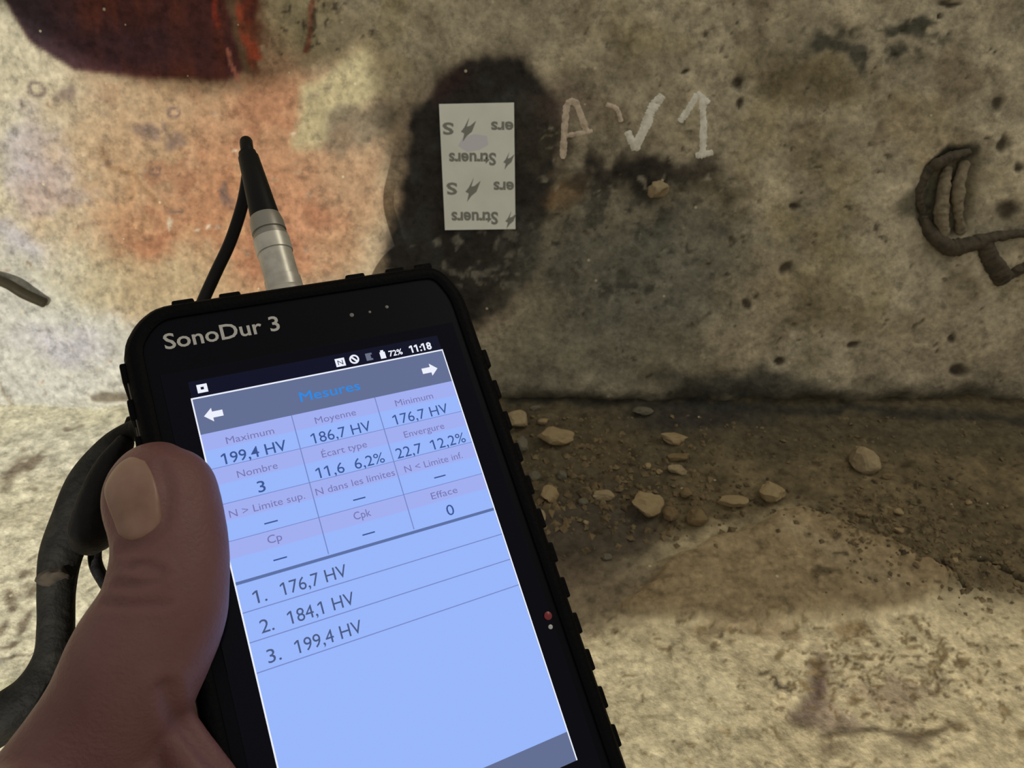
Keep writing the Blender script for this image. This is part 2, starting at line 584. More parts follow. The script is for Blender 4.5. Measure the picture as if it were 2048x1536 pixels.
for i in range(170):
    W.dab(random.uniform(1100, 2150), random.uniform(-60, 770), random.uniform(2, 6), random.uniform(2, 5), random.choice([(84, 74, 56), (92, 80, 58), (72, 66, 54)]), .8, .5, 2, 0.0, (pits, .4))
for i in range(120):
    W.dab(random.uniform(-60, 760), random.uniform(170, 800), random.uniform(2, 7), random.uniform(2, 5), random.choice([(150, 118, 94), (160, 142, 122), (204, 194, 174), (140, 126, 112)]), .7, .5, 3)
# cavity behind the bent wire
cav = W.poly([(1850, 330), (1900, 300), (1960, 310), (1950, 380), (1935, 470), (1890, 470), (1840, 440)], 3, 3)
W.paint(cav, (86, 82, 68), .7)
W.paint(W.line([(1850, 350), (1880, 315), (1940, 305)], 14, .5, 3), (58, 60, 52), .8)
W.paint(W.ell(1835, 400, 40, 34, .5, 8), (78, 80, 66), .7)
# grime and painted gap shade along the foot of the wall
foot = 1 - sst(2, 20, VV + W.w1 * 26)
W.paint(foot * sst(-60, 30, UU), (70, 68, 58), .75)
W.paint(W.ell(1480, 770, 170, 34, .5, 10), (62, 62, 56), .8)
W.paint(W.line([(190, 797), (265, 795)], 9, .5, 2), (96, 84, 66), .8)
W.paint(W.line([(0, 770), (40, 830)], 5, .5, 3), (140, 128, 108), .7)
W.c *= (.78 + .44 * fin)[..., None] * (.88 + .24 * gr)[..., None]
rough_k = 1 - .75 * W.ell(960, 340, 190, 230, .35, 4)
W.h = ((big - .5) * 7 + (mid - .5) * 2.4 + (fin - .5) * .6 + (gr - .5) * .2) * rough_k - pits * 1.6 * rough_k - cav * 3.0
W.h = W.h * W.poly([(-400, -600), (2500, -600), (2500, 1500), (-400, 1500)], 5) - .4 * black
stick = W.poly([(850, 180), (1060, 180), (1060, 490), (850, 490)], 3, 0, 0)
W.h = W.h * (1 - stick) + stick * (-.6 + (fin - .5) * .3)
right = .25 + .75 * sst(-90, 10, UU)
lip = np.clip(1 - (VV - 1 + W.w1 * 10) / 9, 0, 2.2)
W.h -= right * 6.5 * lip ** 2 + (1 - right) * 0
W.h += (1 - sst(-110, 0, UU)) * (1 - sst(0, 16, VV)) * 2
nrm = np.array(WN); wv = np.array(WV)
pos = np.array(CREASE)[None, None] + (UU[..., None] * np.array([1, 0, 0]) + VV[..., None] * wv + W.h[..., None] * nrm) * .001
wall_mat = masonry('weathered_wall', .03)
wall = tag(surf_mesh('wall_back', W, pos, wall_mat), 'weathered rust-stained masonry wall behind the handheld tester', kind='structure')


def wall_h(u, v):
    i = min(int(np.searchsorted(vs_, v)), len(vs_) - 1); j = min(int(np.searchsorted(us, u)), len(us) - 1)
    return float(W.h[i, j])


def on_wall(px, py, off=0.0, follow=True):
    u, v, _ = wall_uv(px, py)
    h = wall_h(u, v) if follow else 0
    return CREASE + (X_AX * u + WV * v + WN * (h + off)) * .001


# ---- ledge floor
ws_ = np.arange(-24, 331, STEP)
UF, VF = np.meshgrid(us, ws_)
FL = Surf(UF, VF, floor_uv)
big = fbm(UF, VF, 60, 111, 4); mid = fbm(UF, VF, 14, 121, 4); fin = fbm(UF, VF, 4.2, 131, 3); gr = fbm(UF, VF, 2.2, 141, 2)
FL.c = np.zeros_like(FL.c) + lin((112, 99, 74))
FL.c *= (0.56 + .88 * mid)[..., None]
# clean sandy front, pale left
FL.paint(FL.poly([(1000, 1150), (1250, 1120), (1500, 1040), (1610, 1010), (1720, 1080), (1900, 1180), (2150, 1200), (2500, 1250), (2600, 2400), (-800, 2400), (400, 1150)], 8, 8), (198, 184, 150), .95)
FL.paint(FL.ell(1290, 1420, 200, 150, .5, 12), (200, 190, 158), .7)
FL.paint(FL.poly([(-900, 700), (420, 700), (520, 1000), (620, 1400), (700, 2400), (-900, 2400)], 20, 10), (224, 220, 196), .97)
FL.paint(FL.ell(40, 1420, 120, 60, .5, 10), (226, 224, 186), .7)
FL.paint(FL.ell(120, 900, 160, 60, .5, 10), (226, 224, 208), .7)
# darker corner below the wall
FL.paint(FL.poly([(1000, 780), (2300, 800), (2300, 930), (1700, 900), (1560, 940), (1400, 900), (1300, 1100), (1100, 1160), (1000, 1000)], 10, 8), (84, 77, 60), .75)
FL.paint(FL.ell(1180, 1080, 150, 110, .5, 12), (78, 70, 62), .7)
FL.paint(FL.ell(1400, 830, 130, 34, .5, 8), (52, 50, 48), .8)  # shade of the dark gap, painted onto the floor
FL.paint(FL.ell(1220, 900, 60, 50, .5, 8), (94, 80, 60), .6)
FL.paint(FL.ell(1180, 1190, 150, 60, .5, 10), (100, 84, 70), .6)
FL.paint(FL.line([(1030, 802), (1300, 806), (1600, 822), (2100, 836)], 15, .8, 6, 3), (48, 48, 44), .75)  # shade under the wall's lip, painted as a dark band
# slab of mortar and the crack beside it
slab = FL.poly([(1430, 1085), (1610, 1012), (1700, 1062), (1790, 1095), (1900, 1150), (1860, 1210), (1500, 1250), (1250, 1230), (1330, 1130)], 3, 3)
FL.paint(slab, (152, 132, 100), .85)
FL.paint(FL.line([(1560, 1065), (1640, 1105), (1720, 1170), (1800, 1190)], 20, .7, 8), (166, 150, 120), .7)
FL.paint(FL.line([(1625, 1015), (1660, 1045), (1700, 1070), (1740, 1080)], 6, .5, 2), (52, 44, 32), .8)
crk = np.maximum(FL.line([(1940, 1110), (1985, 1125), (2050, 1160), (2120, 1190)], 5, .5, 3), FL.line([(1890, 1125), (1915, 1155), (1930, 1175)], 4, .5, 3))
FL.paint(crk, (36, 30, 22), .95)
FL.paint(FL.ell(1650, 1168, 26, 10, .5, 4), (70, 60, 42), .7)
for i in range(210):
    FL.dab(random.gauss(1800, 110), random.gauss(1050, 60), random.uniform(3, 9), random.uniform(2, 6), random.choice([(62, 52, 36), (120, 104, 76), (72, 58, 40), (136, 122, 92)]), .8, .5, 3)
# stains in the sandy part
st = FL.poly([(1640, 1285), (1672, 1340), (1668, 1385), (1640, 1410), (1620, 1450), (1590, 1445), (1600, 1405), (1625, 1350)], 3, 3, 2)
FL.paint(st, (98, 78, 74), .9)
FL.paint(FL.ell(1660, 1430, 55, 34, .4, 8), (140, 122, 108), .75)
FL.paint(FL.ell(1670, 1495, 26, 14, .5, 5), (110, 94, 74), .7)
FL.paint(FL.line([(1650, 1470), (1740, 1455), (1830, 1460), (1910, 1435)], 9, .7, 5), (92, 80, 62), .8)
FL.paint(FL.ell(1830, 1455, 40, 26, .5, 7), (96, 84, 68), .75)
FL.paint(FL.ell(1780, 1370, 70, 22, .5, 8), (150, 130, 112), .6)
FL.paint(FL.line([(1410, 1275), (1460, 1255), (1590, 1260)], 16, .6, 6), (140, 122, 94), .7)
FL.paint(FL.line([(1690, 1250), (1740, 1245)], 16, .6, 5), (128, 106, 74), .7)
FL.paint(FL.ell(1568, 1368, 7, 9, .4, 2), (70, 62, 52), .9)
FL.paint(FL.ell(2030, 1365, 9, 8, .4, 3), (50, 44, 34), .9)
FL.paint(FL.ell(2040, 1460, 24, 12, .5, 5), (110, 92, 60), .8)
FL.paint(FL.ell(1500, 1412, 26, 5, .5, 3, .3), (120, 104, 80), .8)
for i in range(330):
    x, y = random.uniform(1180, 2150), random.uniform(1240, 1560)
    d = 1.0 if (x > 1600 and y < 1420) or y < 1300 else .5
    if random.random() < d:
        FL.dab(x, y, random.uniform(3, 13), random.uniform(2, 5), random.choice([(128, 110, 74), (116, 98, 66), (104, 90, 62), (146, 126, 90)]), .75, .5, 4, random.uniform(-.5, .5))
for i in range(240):
    x, y = random.gauss(1800, 130), random.gauss(1330, 60)
    if y > 1235:
        FL.dab(x, y, random.uniform(3, 11), random.uniform(2, 5), random.choice([(112, 94, 62), (98, 84, 58), (128, 110, 80)]), .85, .4, 4, random.uniform(-.6, .6))
# dark flecks on the pale left part
for p in ((30, 940, 18, 36), (60, 930, 12, 20), (15, 1190, 20, 12), (60, 1170, 18, 14), (40, 1140, 16, 10), (8, 1245, 8, 18), (30, 1205, 10, 10),
          (45, 1240, 10, 22), (90, 1180, 10, 10), (30, 1310, 40, 4), (140, 848, 14, 6), (20, 1280, 16, 6), (230, 1130, 8, 6)):
    FL.paint(FL.ell(*p, .5, 5), (116, 100, 84), .8)
for i in range(130):
    FL.dab(random.uniform(-120, 420), random.uniform(830, 1500), random.uniform(3, 10), random.uniform(2, 6), random.choice([(168, 158, 136), (150, 140, 118), (222, 216, 196), (182, 180, 166)]), .7, .5, 4)
FL.c *= (.70 + .6 * fin)[..., None] * (.84 + .32 * gr)[..., None]
FL.h = (big - .5) * 5 + ((mid - .5) * 2.2 + (fin - .5) * .8 + (gr - .5) * .3) * (1 - .5 * sst(60, 110, VF)) + slab * 4.5 - crk * 2.5
FL.h += 1.5 * sst(20, -20, VF)
FL.h -= .8 * st
posf = np.array(CREASE)[None, None] + (UF[..., None] * np.array([1, 0, 0]) + VF[..., None] * np.array(FW) + FL.h[..., None] * np.array(FN)) * .001
floor_mat = masonry('sandy_ledge', .03)
floor = tag(surf_mesh('floor', FL, posf[::-1], floor_mat), 'sandy masonry ledge strewn with rubble below the wall', kind='structure')
# surf_mesh was given flipped rows so that the normals face up; keep the colours in step
rg = np.ones((UF.size, 4), np.float32); rg[:, :3] = np.clip(FL.c[::-1].reshape(-1, 3), .002, .95)
floor.data.color_attributes['Col'].data.foreach_set('color', rg.ravel())


def floor_h(u, w):
    i = min(int(np.searchsorted(ws_, w)), len(ws_) - 1); j = min(int(np.searchsorted(us, u)), len(us) - 1)
    return float(FL.h[i, j])


def on_floor(px, py, off=0.0):
    u, w, _ = floor_uv(px, py)
    return CREASE + (X_AX * u + FW * w + FN * (floor_h(u, w) + off)) * .001


apron_mat = principled('dusty_ground', (150, 136, 104), .9, .2, bump=(60, .004), vary=(20, .7, (120, 106, 80)))
bm = bmesh.new()
bmesh.ops.create_grid(bm, x_segments=12, y_segments=12, size=1.0)
for v in bm.verts:
    v.co = Vector((v.co.x * 1.4, -1.4 + (v.co.y + 1) * .5 * (CREASE.y - .318 + 1.4), -0.008))
tag(bm_obj('floor_front', bm, apron_mat), 'dusty ground continuing in front of the ledge', kind='structure')


# ------------------------------------------------------------------ print helper
def flag_ones(me):
    """give the bare stroke of a figure one its flag"""
    bm = bmesh.new(); bm.from_mesh(me)
    seen = set(); add_ = []
    for v in list(bm.verts):
        if v in seen: continue
        isl = [v]; seen.add(v)
        for w in isl:
            for e in w.link_edges:
                q = e.other_vert(w)
                if q not in seen: seen.add(q); isl.append(q)
        xs = [w.co.x for w in isl]; ys = [w.co.y for w in isl]
        if max(ys) - min(ys) > .55 and max(xs) - min(xs) < .16 and min(ys) > -.1:
            add_.append((min(xs), max(xs), max(ys)))
    for a, b, t in add_:
        w = b - a
        f = [bm.verts.new((x, y, 0)) for x, y in ((a, t), (a - .17, t - .10), (a - .17, t - .10 - w), (a, t - w * 1.1))]
        bm.faces.new(f[::-1])
    bm.to_mesh(me); bm.free()
    return me


def text_part(name, body, x0, x1, yb, cap, z, mat, parent, M=None, label=None, bold=0.0):
    """lettering fitted between x0 and x1 (mm) on the baseline yb with the given cap height"""
    cu = bpy.data.curves.new(name, 'FONT')
    cu.body = body; cu.size = 1.0; cu.fill_mode = 'FRONT'; cu.resolution_u = 3
    cu.offset = bold
    t = bpy.data.objects.new(name, cu); COL.objects.link(t)
    dg = bpy.context.evaluated_depsgraph_get(); dg.update()
    me = bpy.data.meshes.new_from_object(t.evaluated_get(dg))
    bpy.data.objects.remove(t); bpy.data.curves.remove(cu)
    me.name = name
    if any(c.isdigit() for c in body): me = flag_ones(me)
    xs = [v.co.x for v in me.vertices]
    a, b = min(xs), max(xs)
    sy = cap / 0.73
    sx = (x1 - x0) / (b - a) if x1 is not None else sy
    for v in me.vertices:
        v.co = Vector((x0 + (v.co.x - a) * sx, yb + v.co.y * sy, z)) * .001
    if M: me.transform(M)
    o = link(name, me, mat, parent, False)
    if label: o['label'] = label
    return o


def flat(name, pts, z, mat, parent, M=None):
    V = [Vector((x, y, z)) * .001 for x, y in pts]
    if M: V = [M @ v for v in V]
    return mesh_obj(name, V, [tuple(range(len(V)))], mat, parent, False)


def rect(x0, x1, y0, y1):
    return [(x0, y0), (x1, y0), (x1, y1), (x0, y1)]


def cam_pt(px, py, depth):
    return CAM_POS + ray(px, py) * (depth * .001)


# ------------------------------------------------------------------ chalk marks on the wall
chalk = principled('chalk_grey_white', (236, 233, 220), .95, .1, vary=(420, .5, (168, 158, 136)))
chalk2 = principled('chalk_pinkish', (214, 198, 178), .95, .1, vary=(420, .6, (150, 132, 112)))


def chalk_mark(name, strokes, mat, label):
    V, F = [], []
    for pts, w in strokes:
        S = spline(pts, 14)
        n = len(S)
        b0 = len(V)
        for i in range(n):
            t = S[min(i + 1, n - 1)] - S[max(i - 1, 0)]; t = t / (np.linalg.norm(t) + 1e-9)
            q = np.array([-t[1], t[0]])
            ww = w * random.uniform(.75, 1.15) * (.6 if i in (0, n - 1) else 1)
            for k in range(5):
                p = S[i] + q * ww * (k / 2 - 1)
                V.append(on_wall(p[0], p[1], .42 if 0 < k < 4 else .05))
        for i in range(n - 1):
            for k in range(4):
                a = b0 + i * 5 + k
                F.append((a, a + 1, a + 6, a + 5))
    o = mesh_obj(name, V, F, mat, wall)
    o['label'] = label
    return o


chalk_mark('chalk_letter', [([(1126, 318), (1129, 260), (1134, 206)], 7), ([(1132, 208), (1150, 204), (1164, 236), (1174, 264)], 7),
                            ([(1128, 272), (1160, 267), (1186, 262)], 5)], chalk2, 'chalk letter A')
chalk_mark('chalk_smear', [([(1212, 208), (1234, 218), (1243, 244)], 5)], chalk2, 'faint chalk arc')
chalk_mark('chalk_tick', [([(1255, 262), (1264, 284), (1271, 300)], 8), ([(1268, 300), (1292, 250), (1304, 218), (1326, 190)], 10)], chalk, 'chalk V or tick')
chalk_mark('chalk_numeral', [([(1358, 244), (1374, 222), (1394, 188)], 7), ([(1392, 186), (1408, 198), (1416, 208)], 8),
                             ([(1404, 198), (1406, 250), (1405, 308)], 8), ([(1390, 311), (1408, 309), (1426, 304)], 7)], chalk, 'chalk numeral 1')

# ------------------------------------------------------------------ printed tape on the blackened patch
paper = principled('off_white_paper', (240, 243, 236), .7, .25, vary=(60, .5, (222, 226, 214)))
ink = principled('grey_print_ink', (142, 143, 136), .8, .1)
ink2 = principled('faint_violet_smudge', (222, 222, 230), .8, .1)
org = on_wall(955, 333, 0, False) + WN * .0004
TAPE_M = Matrix.Translation(org) @ Matrix((X_AX, WV, WN)).transposed().to_4x4()
tape = empty('test_tape', TAPE_M)
tag(tape, 'white printed paper rectangle stuck on the blackened patch of wall', 'tape')


def tp(px, py):
    P, _ = plane_hit(px, py, WN, org)
    q = P - org
    return q.x * 1000, q.dot(WV) * 1000


cn = [tp(878, 208), tp(1028, 205), tp(1031, 458), tp(890, 460)]
bm = bmesh.new()
lo = [bm.verts.new(Vector((x, y, -.45)) * .001) for x, y in cn]
hi = [bm.verts.new(Vector((x, y, .25)) * .001) for x, y in cn]
bm.faces.new(hi)
bm.faces.new(lo[::-1])
for i in range(4):
    bm.faces.new((lo[i], lo[(i + 1) % 4], hi[(i + 1) % 4], hi[i]))
bmesh.ops.subdivide_edges(bm, edges=[e for e in bm.edges if e.calc_length() > .01], cuts=3, use_grid_fill=True)
sheet = bm_obj('sheet', bm, paper, tape)


def tape_text(body, pxr, pxl, py, cap_px, z=.30):
    """upside-down print: starts at the right pixel column, runs to the left one"""
    xr, y = tp(pxr, py - cap_px / 2); xl, _ = tp(pxl, py); _, y2 = tp(pxr, py + cap_px / 2)
    text_part('print_line', body, -xr, -xl, -y, y - y2, z, ink, sheet, Matrix.Rotation(math.pi, 4, 'Z'), bold=.03)


def tape_logo(px, py, s):
    pts = []
    for a, b in ((8, -30), (2, -8), (10, -10), (24, -22), (14, 4), (2, 14), (-8, 28), (-4, 8), (-12, 4), (-4, -6)):
        pts.append(tp(px + a * s, py + b * s))
    V = [Vector((x, y, .30)) * .001 for x, y in pts]
    mesh_obj('print_logo', V, [tuple(range(len(V)))], ink, sheet, False)


for y, lx, gx, rx in ((258, (907, 885), 932, (1027, 982)), (378, (914, 893), 941, (1028, 987))):
    tape_text('S', lx[0], lx[1], y, 24)
    tape_logo(gx, y + 2, .85)
    tape_text('ers', rx[0], rx[1], y - 2, 24)
for y, gx in ((319, 1014), (437, 1018)):
    tape_text('Struers', 992 + (y > 400) * 4, 898 + (y > 400) * 5, y, 25)
    tape_logo(gx, y + 3, .62)
sm = [tp(916, 292), tp(926, 274), tp(950, 268), tp(974, 272), tp(976, 290), tp(958, 300), tp(934, 304)]
mesh_obj('smudge', [Vector((x, y, .275)) * .001 for x, y in sm], [tuple(range(6, -1, -1))], ink2, sheet, False)

# ------------------------------------------------------------------ loose stones on the ledge
def stone_mesh(rx, ry, rz, seed, rough=.1, sub=3):
    rs = random.Random(seed)
    bm = bmesh.new()
    bmesh.ops.create_icosphere(bm, subdivisions=sub, radius=1.0)
    planes = []
    for i in range(13):
        d = Vector((rs.gauss(0, 1), rs.gauss(0, 1), rs.gauss(0, 1))).normalized()
        planes.append((d, rs.uniform(.55, .85)))
    off = Vector((rs.uniform(0, 50), rs.uniform(0, 50), rs.uniform(0, 50)))
    from mathutils import noise as mn
    for v in bm.verts:
        n = v.co.normalized()
        for d, k in planes:
            e = v.co.dot(d) - k
            if e > 0: v.co -= d * e
        v.co += n * (mn.noise(n * 2.0 + off) * rough + mn.noise(n * 6 + off) * rough * .35)
        v.co = Vector((v.co.x * rx, v.co.y * ry, v.co.z * rz)) * .001
    return bm


tan_m = principled('tan_stone', (160, 142, 108), .9, .2, bump=(500, .0006), vary=(220, .8, (150, 128, 92)))
grey_m = principled('grey_stone', (112, 108, 92), .9, .2, bump=(500, .0006), vary=(220, .8, (96, 90, 76)))
pink_m = principled('pinkish_stone', (164, 148, 116), .9, .2, bump=(500, .0006), vary=(220, .8, (138, 120, 94)))
dull_m = principled('dull_brown_stone', (130, 112, 82), .9, .2, bump=(500, .0006), vary=(220, .8, (108, 92, 66)))
STONES = [
    (1725, 916, 36, 30, pink_m, 'rounded pale tan stone lying alone below the wall at right', 'stone'),
    (1034, 838, 30, 24, pink_m, 'pinkish stone touching the upper right edge of the tester, below the crack', 'stone'),
    (1110, 872, 40, 21, tan_m, 'broad tan stone chip between the tester and the flat ledge', 'stone'),
    (1345, 873, 36, 15, tan_m, 'long flat tan stone chip just under the dark gap', 'stone'),
    (1358, 908, 30, 11, dull_m, 'thin brown stone chip under the long flat tan one', 'stone'),
    (1354, 932, 24, 13, pink_m, 'small pale pinkish stone below two flat chips', 'stone'),
    (1292, 1000, 36, 30, tan_m, 'largest angular tan stone in the middle of the rubble', 'stone'),
    (1338, 1022, 18, 20, dull_m, 'small brown stone against the right of the largest angular stone', 'stone'),
    (1392, 1034, 24, 21, dull_m, 'brown stone below the row of rubble, left of the mortar slab', 'stone'),
    (1466, 1003, 34, 15, tan_m, 'flat tan stone above the left slope of the mortar slab', 'stone'),
    (1540, 984, 30, 24, tan_m, 'pale stone just above the tip of the mortar slab', 'stone'),
    (1098, 986, 20, 20, tan_m, 'tan stone in the rubble beside the right edge of the tester', 'stone'),
    (1206, 984, 24, 13, pink_m, 'slanting pinkish stone sliver left of the largest angular stone', 'stone'),
    (1083, 1030, 12, 16, pink_m, 'small pinkish stone partly behind the right edge of the tester', 'stone'),
    (1046, 886, 17, 20, grey_m, 'small grey-green stone below the pinkish one by the tester', 'stone'),
    (1285, 824, 22, 11, grey_m, 'grey-green stone chip left of the dark gap under the wall', 'stone'),
    (1070, 816, 12, 7, grey_m, 'tiny grey stone under the crack near the tester', 'stone'),
    (1086, 843, 13, 9, tan_m, 'tiny tan stone above the broad tan chip', 'stone'),
    (1212, 1111, 13, 8, grey_m, 'little pale pebble alone on the dark dirt by the tester', 'pebble'),
    (1172, 1043, 8, 6, pink_m, 'tiny pink pebble in the dark dirt', 'pebble'),
    (1296, 927, 8, 8, tan_m, 'tiny pebble at the left of the small pale pinkish stone', 'pebble'),
    (1318, 938, 9, 7, tan_m, 'tiny pebble touching the small pale pinkish stone', 'pebble'),
    (1372, 982, 14, 14, dull_m, 'brown pebble up right of the largest angular stone', 'pebble'),
    (1070, 950, 14, 14, grey_m, 'grey pebble against the right edge of the tester', 'pebble'),
    (1125, 945, 14, 12, grey_m, 'grey pebble below the broad tan chip', 'pebble'),
    (1166, 1000, 12, 9, grey_m, 'grey pebble between two tan stones left of the rubble', 'pebble'),
    (1772, 956, 12, 8, dull_m, 'brown pebble below the rounded pale tan stone', 'pebble'),
    (1795, 1025, 12, 9, tan_m, 'pale pebble in the gravel right of the mortar slab', 'pebble'),
    (1795, 1062, 13, 8, tan_m, 'pale pebble at the lower end of the gravel by the slab', 'pebble'),
    (1722, 1030, 13, 8, dull_m, 'brown pebble in the gravel at the slab edge', 'pebble'),
    (1935, 1005, 10, 7, tan_m, 'pale pebble far right beyond the gravel', 'pebble'),
    (1905, 1122, 10, 8, tan_m, 'pale pebble beside the crack at far right', 'pebble'),
]
for i, (px, py, rx, ry, m, lab, cat) in enumerate(STONES):
    _, _, k = floor_uv(px, py)
    a = rx * k; hz = ry * k * .85; dy = ry * k * 1.0
    bm = stone_mesh(a, dy, hz, 100 + i, .12, 3 if rx > 18 else 2)
    rot = Matrix.Rotation(random.uniform(-.25, .25), 4, 'Z') @ Matrix.Rotation(random.uniform(-.15, .15), 4, 'Y')
    bmesh.ops.transform(bm, matrix=rot, verts=bm.verts)
    zmin = min(v.co.z for v in bm.verts)
    bmesh.ops.translate(bm, vec=(0, 0, -zmin), verts=bm.verts)
    o = bm_obj('stone' if cat == 'stone' else 'pebble', bm, m, None, False)
    o.location = on_floor(px, py + ry * .45, -hz * .22)
    tag(o, lab, cat, 'loose stones on the ledge')

# pebble wedged in the wall's dark hollow
bm = stone_mesh(5.2, 4.6, 4.6, 78, .2)
o = bm_obj('pebble', bm, pink_m, None, True)
o.location = on_wall(1314, 379, .8)
tag(o, 'small pinkish pebble wedged in the dark hollow under the chalk marks', 'pebble')

# uncountable grit
V, F = [], []
octa = [Vector(p) for p in ((1, 0, 0), (-1, 0, 0), (0, 1, 0), (0, -1, 0), (0, 0, 1), (0, 0, -.6))]
of = [(0, 2, 4), (2, 1, 4), (1, 3, 4), (3, 0, 4), (2, 0, 5), (1, 2, 5), (3, 1, 5), (0, 3, 5)]
GC = [(1150, 980, 80, 60, 260), (1330, 985, 110, 45, 320), (1800, 1040, 90, 55, 420), (1960, 1130, 80, 40, 240), (1500, 880, 300, 30, 200), (1150, 870, 90, 30, 120)]
for cx_, cy_, sx_, sy_, n in GC:
    for i in range(n):
        px = random.gauss(cx_, sx_); py = min(max(random.gauss(cy_, sy_), 835), 1240)
        P = on_floor(px, py, .1)
        r = random.choice([.45, .6, .8, 1.1, 1.5, 1.5, 2.2] if cx_ < 1400 and cy_ > 940 else [.45, .6, .8, 1.1, 1.5]) * .001
        rm = Matrix.Rotation(random.uniform(0, 6), 3, 'Z') @ Matrix.Rotation(random.uniform(-.6, .6), 3, 'X')
        b0 = len(V)
        for q in octa:
            V.append(P + rm @ Vector((q.x * r * random.uniform(.8, 1.4), q.y * r, q.z * r * .7)))
        F += [tuple(b0 + k for k in f) for f in of]
gm = principled('grit', (128, 112, 84), .9, .2, vary=(160, 1.0, (74, 64, 50)))
o = mesh_obj('grit', V, F, gm, None, False, True)
tag(o, 'fine brown grit scattered over the shaded ledge', 'gravel', kind='stuff')

# ------------------------------------------------------------------ bent wire at the right, wire end at the left
iron = principled('rusty_iron', (84, 74, 60), .75, .3, bump=(700, .0006), vary=(260, .9, (60, 56, 46)))
iron_lit = principled('lit_iron', (138, 126, 104), .8, .25, bump=(700, .0006), vary=(260, .8, (92, 84, 68)))  # lighter copy of the iron, strands' lit look put into the colour


def wall_path(pts, n=8, jit=0.0):
    """rows: px, py, offset mm from the wall, radius mm"""
    S = spline(pts, n)
    out = []
    for px, py, off, r in S:
        P = on_wall(px + random.uniform(-jit, jit), py + random.uniform(-jit, jit), off, False)
        out.append((P.x, P.y, P.z, r * .001 * random.uniform(1 - jit * .12, 1 + jit * .12)))
    return out


wire = empty('wire_loop', Matrix.Translation(on_wall(1900, 520, 0)))
tag(wire, 'bent rusty wire loop with hanging tail on the wall at far right', 'wire')
wi = wire.matrix_world.inverted()


def wpart(name, pts, mat, flat_=1.0):
    P = wall_path(pts, 8, .6)
    P = [tuple(wi @ Vector(p[:3])) + (p[3],) for p in P]
    o = tube(name, spline(P, 3), mat, wire, 16, flat_)
    from mathutils import noise as mn
    for v in o.data.vertices:
        q = v.co * 230
        v.co += mn.noise_vector(q) * .0007 + mn.noise_vector(q * 2.7) * .0004
    return o


wpart('loop_strand', [(1850, 425, -2, 1.6), (1838, 385, -1, 2.2), (1854, 345, 0, 2.2), (1890, 318, 1, 2.4), (1938, 304, -1, 1.8)], iron)
wpart('loop_strand', [(1898, 338, -2, 2.2), (1886, 385, 0, 2.8), (1880, 430, 1, 3.0), (1886, 470, 0, 2.6)], iron_lit)
wpart('loop_strand', [(1936, 326, -2, 2.2), (1918, 370, 0, 2.6), (1914, 420, 0, 2.4), (1926, 466, -1, 2.0)], iron_lit)
wpart('loop_band', [(1848, 436, -1, 2.0), (1864, 470, 1, 2.8), (1900, 494, 1, 3.8), (1945, 486, 1, 3.4), (2000, 470, 1, 2.0), (2080, 468, 0, 1.8)], iron)
wpart('hanging_tail', [(1962, 474, 1, 3.0), (1978, 516, 2, 3.8), (1996, 548, 2, 4.0), (2004, 560, 1, 3.6)], iron, .6)
wpart('loop_strand', [(2010, 556, 0, 2.0), (2040, 537, 1, 2.2), (2090, 520, 0, 2.2)], iron)

olive = principled('olive_cable_jacket', (56, 51, 38), .6, .2, vary=(200, .6, (42, 38, 28)))
tube('cable_stub', wall_path([(-60, 535, -2, 2.3), (-10, 551, 3, 2.3), (30, 564, 5, 2.3), (60, 582, 5, 2.4), (94, 604, 2, 2.3)]), olive, None, 14, origin=True)
tag(bpy.data.objects['cable_stub'], 'short olive cable end sticking out at the left edge of the wall', 'cable')

# ------------------------------------------------------------------ handheld tester
MM = .001
rubber = principled('black_rubber', (5, 5, 8), .6, .08, bump=(900, .0003))
gloss = principled('black_glass', (3, 3, 22), .12, .14)  # navy tint carries the screen's blue glow
plast = principled('black_plastic', (4, 4, 14), .45, .1)  # blue in the base colour stands for screen glow, as on the glass
silver = principled('silver_print', (196, 194, 190), .5, .3)
edge_glint_m = principled('edge_glint_grey', (92, 88, 80), .6, .3)
tester = empty('handheld_tester', DEV_M)
tag(tester, 'black rugged handheld tester with a lit bluish screen, gripped by the thumb', 'tester')


def chaikin(P, n=2):
    for _ in range(n):
        Q = []
        for a, b in zip(P, P[1:] + P[:1]):
            Q += [(a[0] * .78 + b[0] * .22, a[1] * .78 + b[1] * .22), (a[0] * .22 + b[0] * .78, a[1] * .22 + b[1] * .78)] \
                if math.hypot(a[0] - b[0], a[1] - b[1]) < 30 else \
                [(a[0] + (b[0] - a[0]) / math.hypot(a[0] - b[0], a[1] - b[1]) * 2.2, a[1] + (b[1] - a[1]) / math.hypot(a[0] - b[0], a[1] - b[1]) * 2.2),
                 (b[0] + (a[0] - b[0]) / math.hypot(a[0] - b[0], a[1] - b[1]) * 2.2, b[1] + (a[1] - b[1]) / math.hypot(a[0] - b[0], a[1] - b[1]) * 2.2)]
        P = Q
    return P


def inset(P, d):
    n = len(P); out = []
    for i in range(n):
        a, b, c = P[i - 1], P[i], P[(i + 1) % n]
        e1 = Vector((b[0] - a[0], b[1] - a[1])).normalized(); e2 = Vector((c[0] - b[0], c[1] - b[1])).normalized()
        n1 = Vector((e1.y, -e1.x)); n2 = Vector((e2.y, -e2.x))          # inward for a clockwise outline
        m = (n1 + n2).normalized()
        k = d / max(.4, m.dot(n1))
        out.append((b[0] + m.x * k, b[1] + m.y * k))
    return out


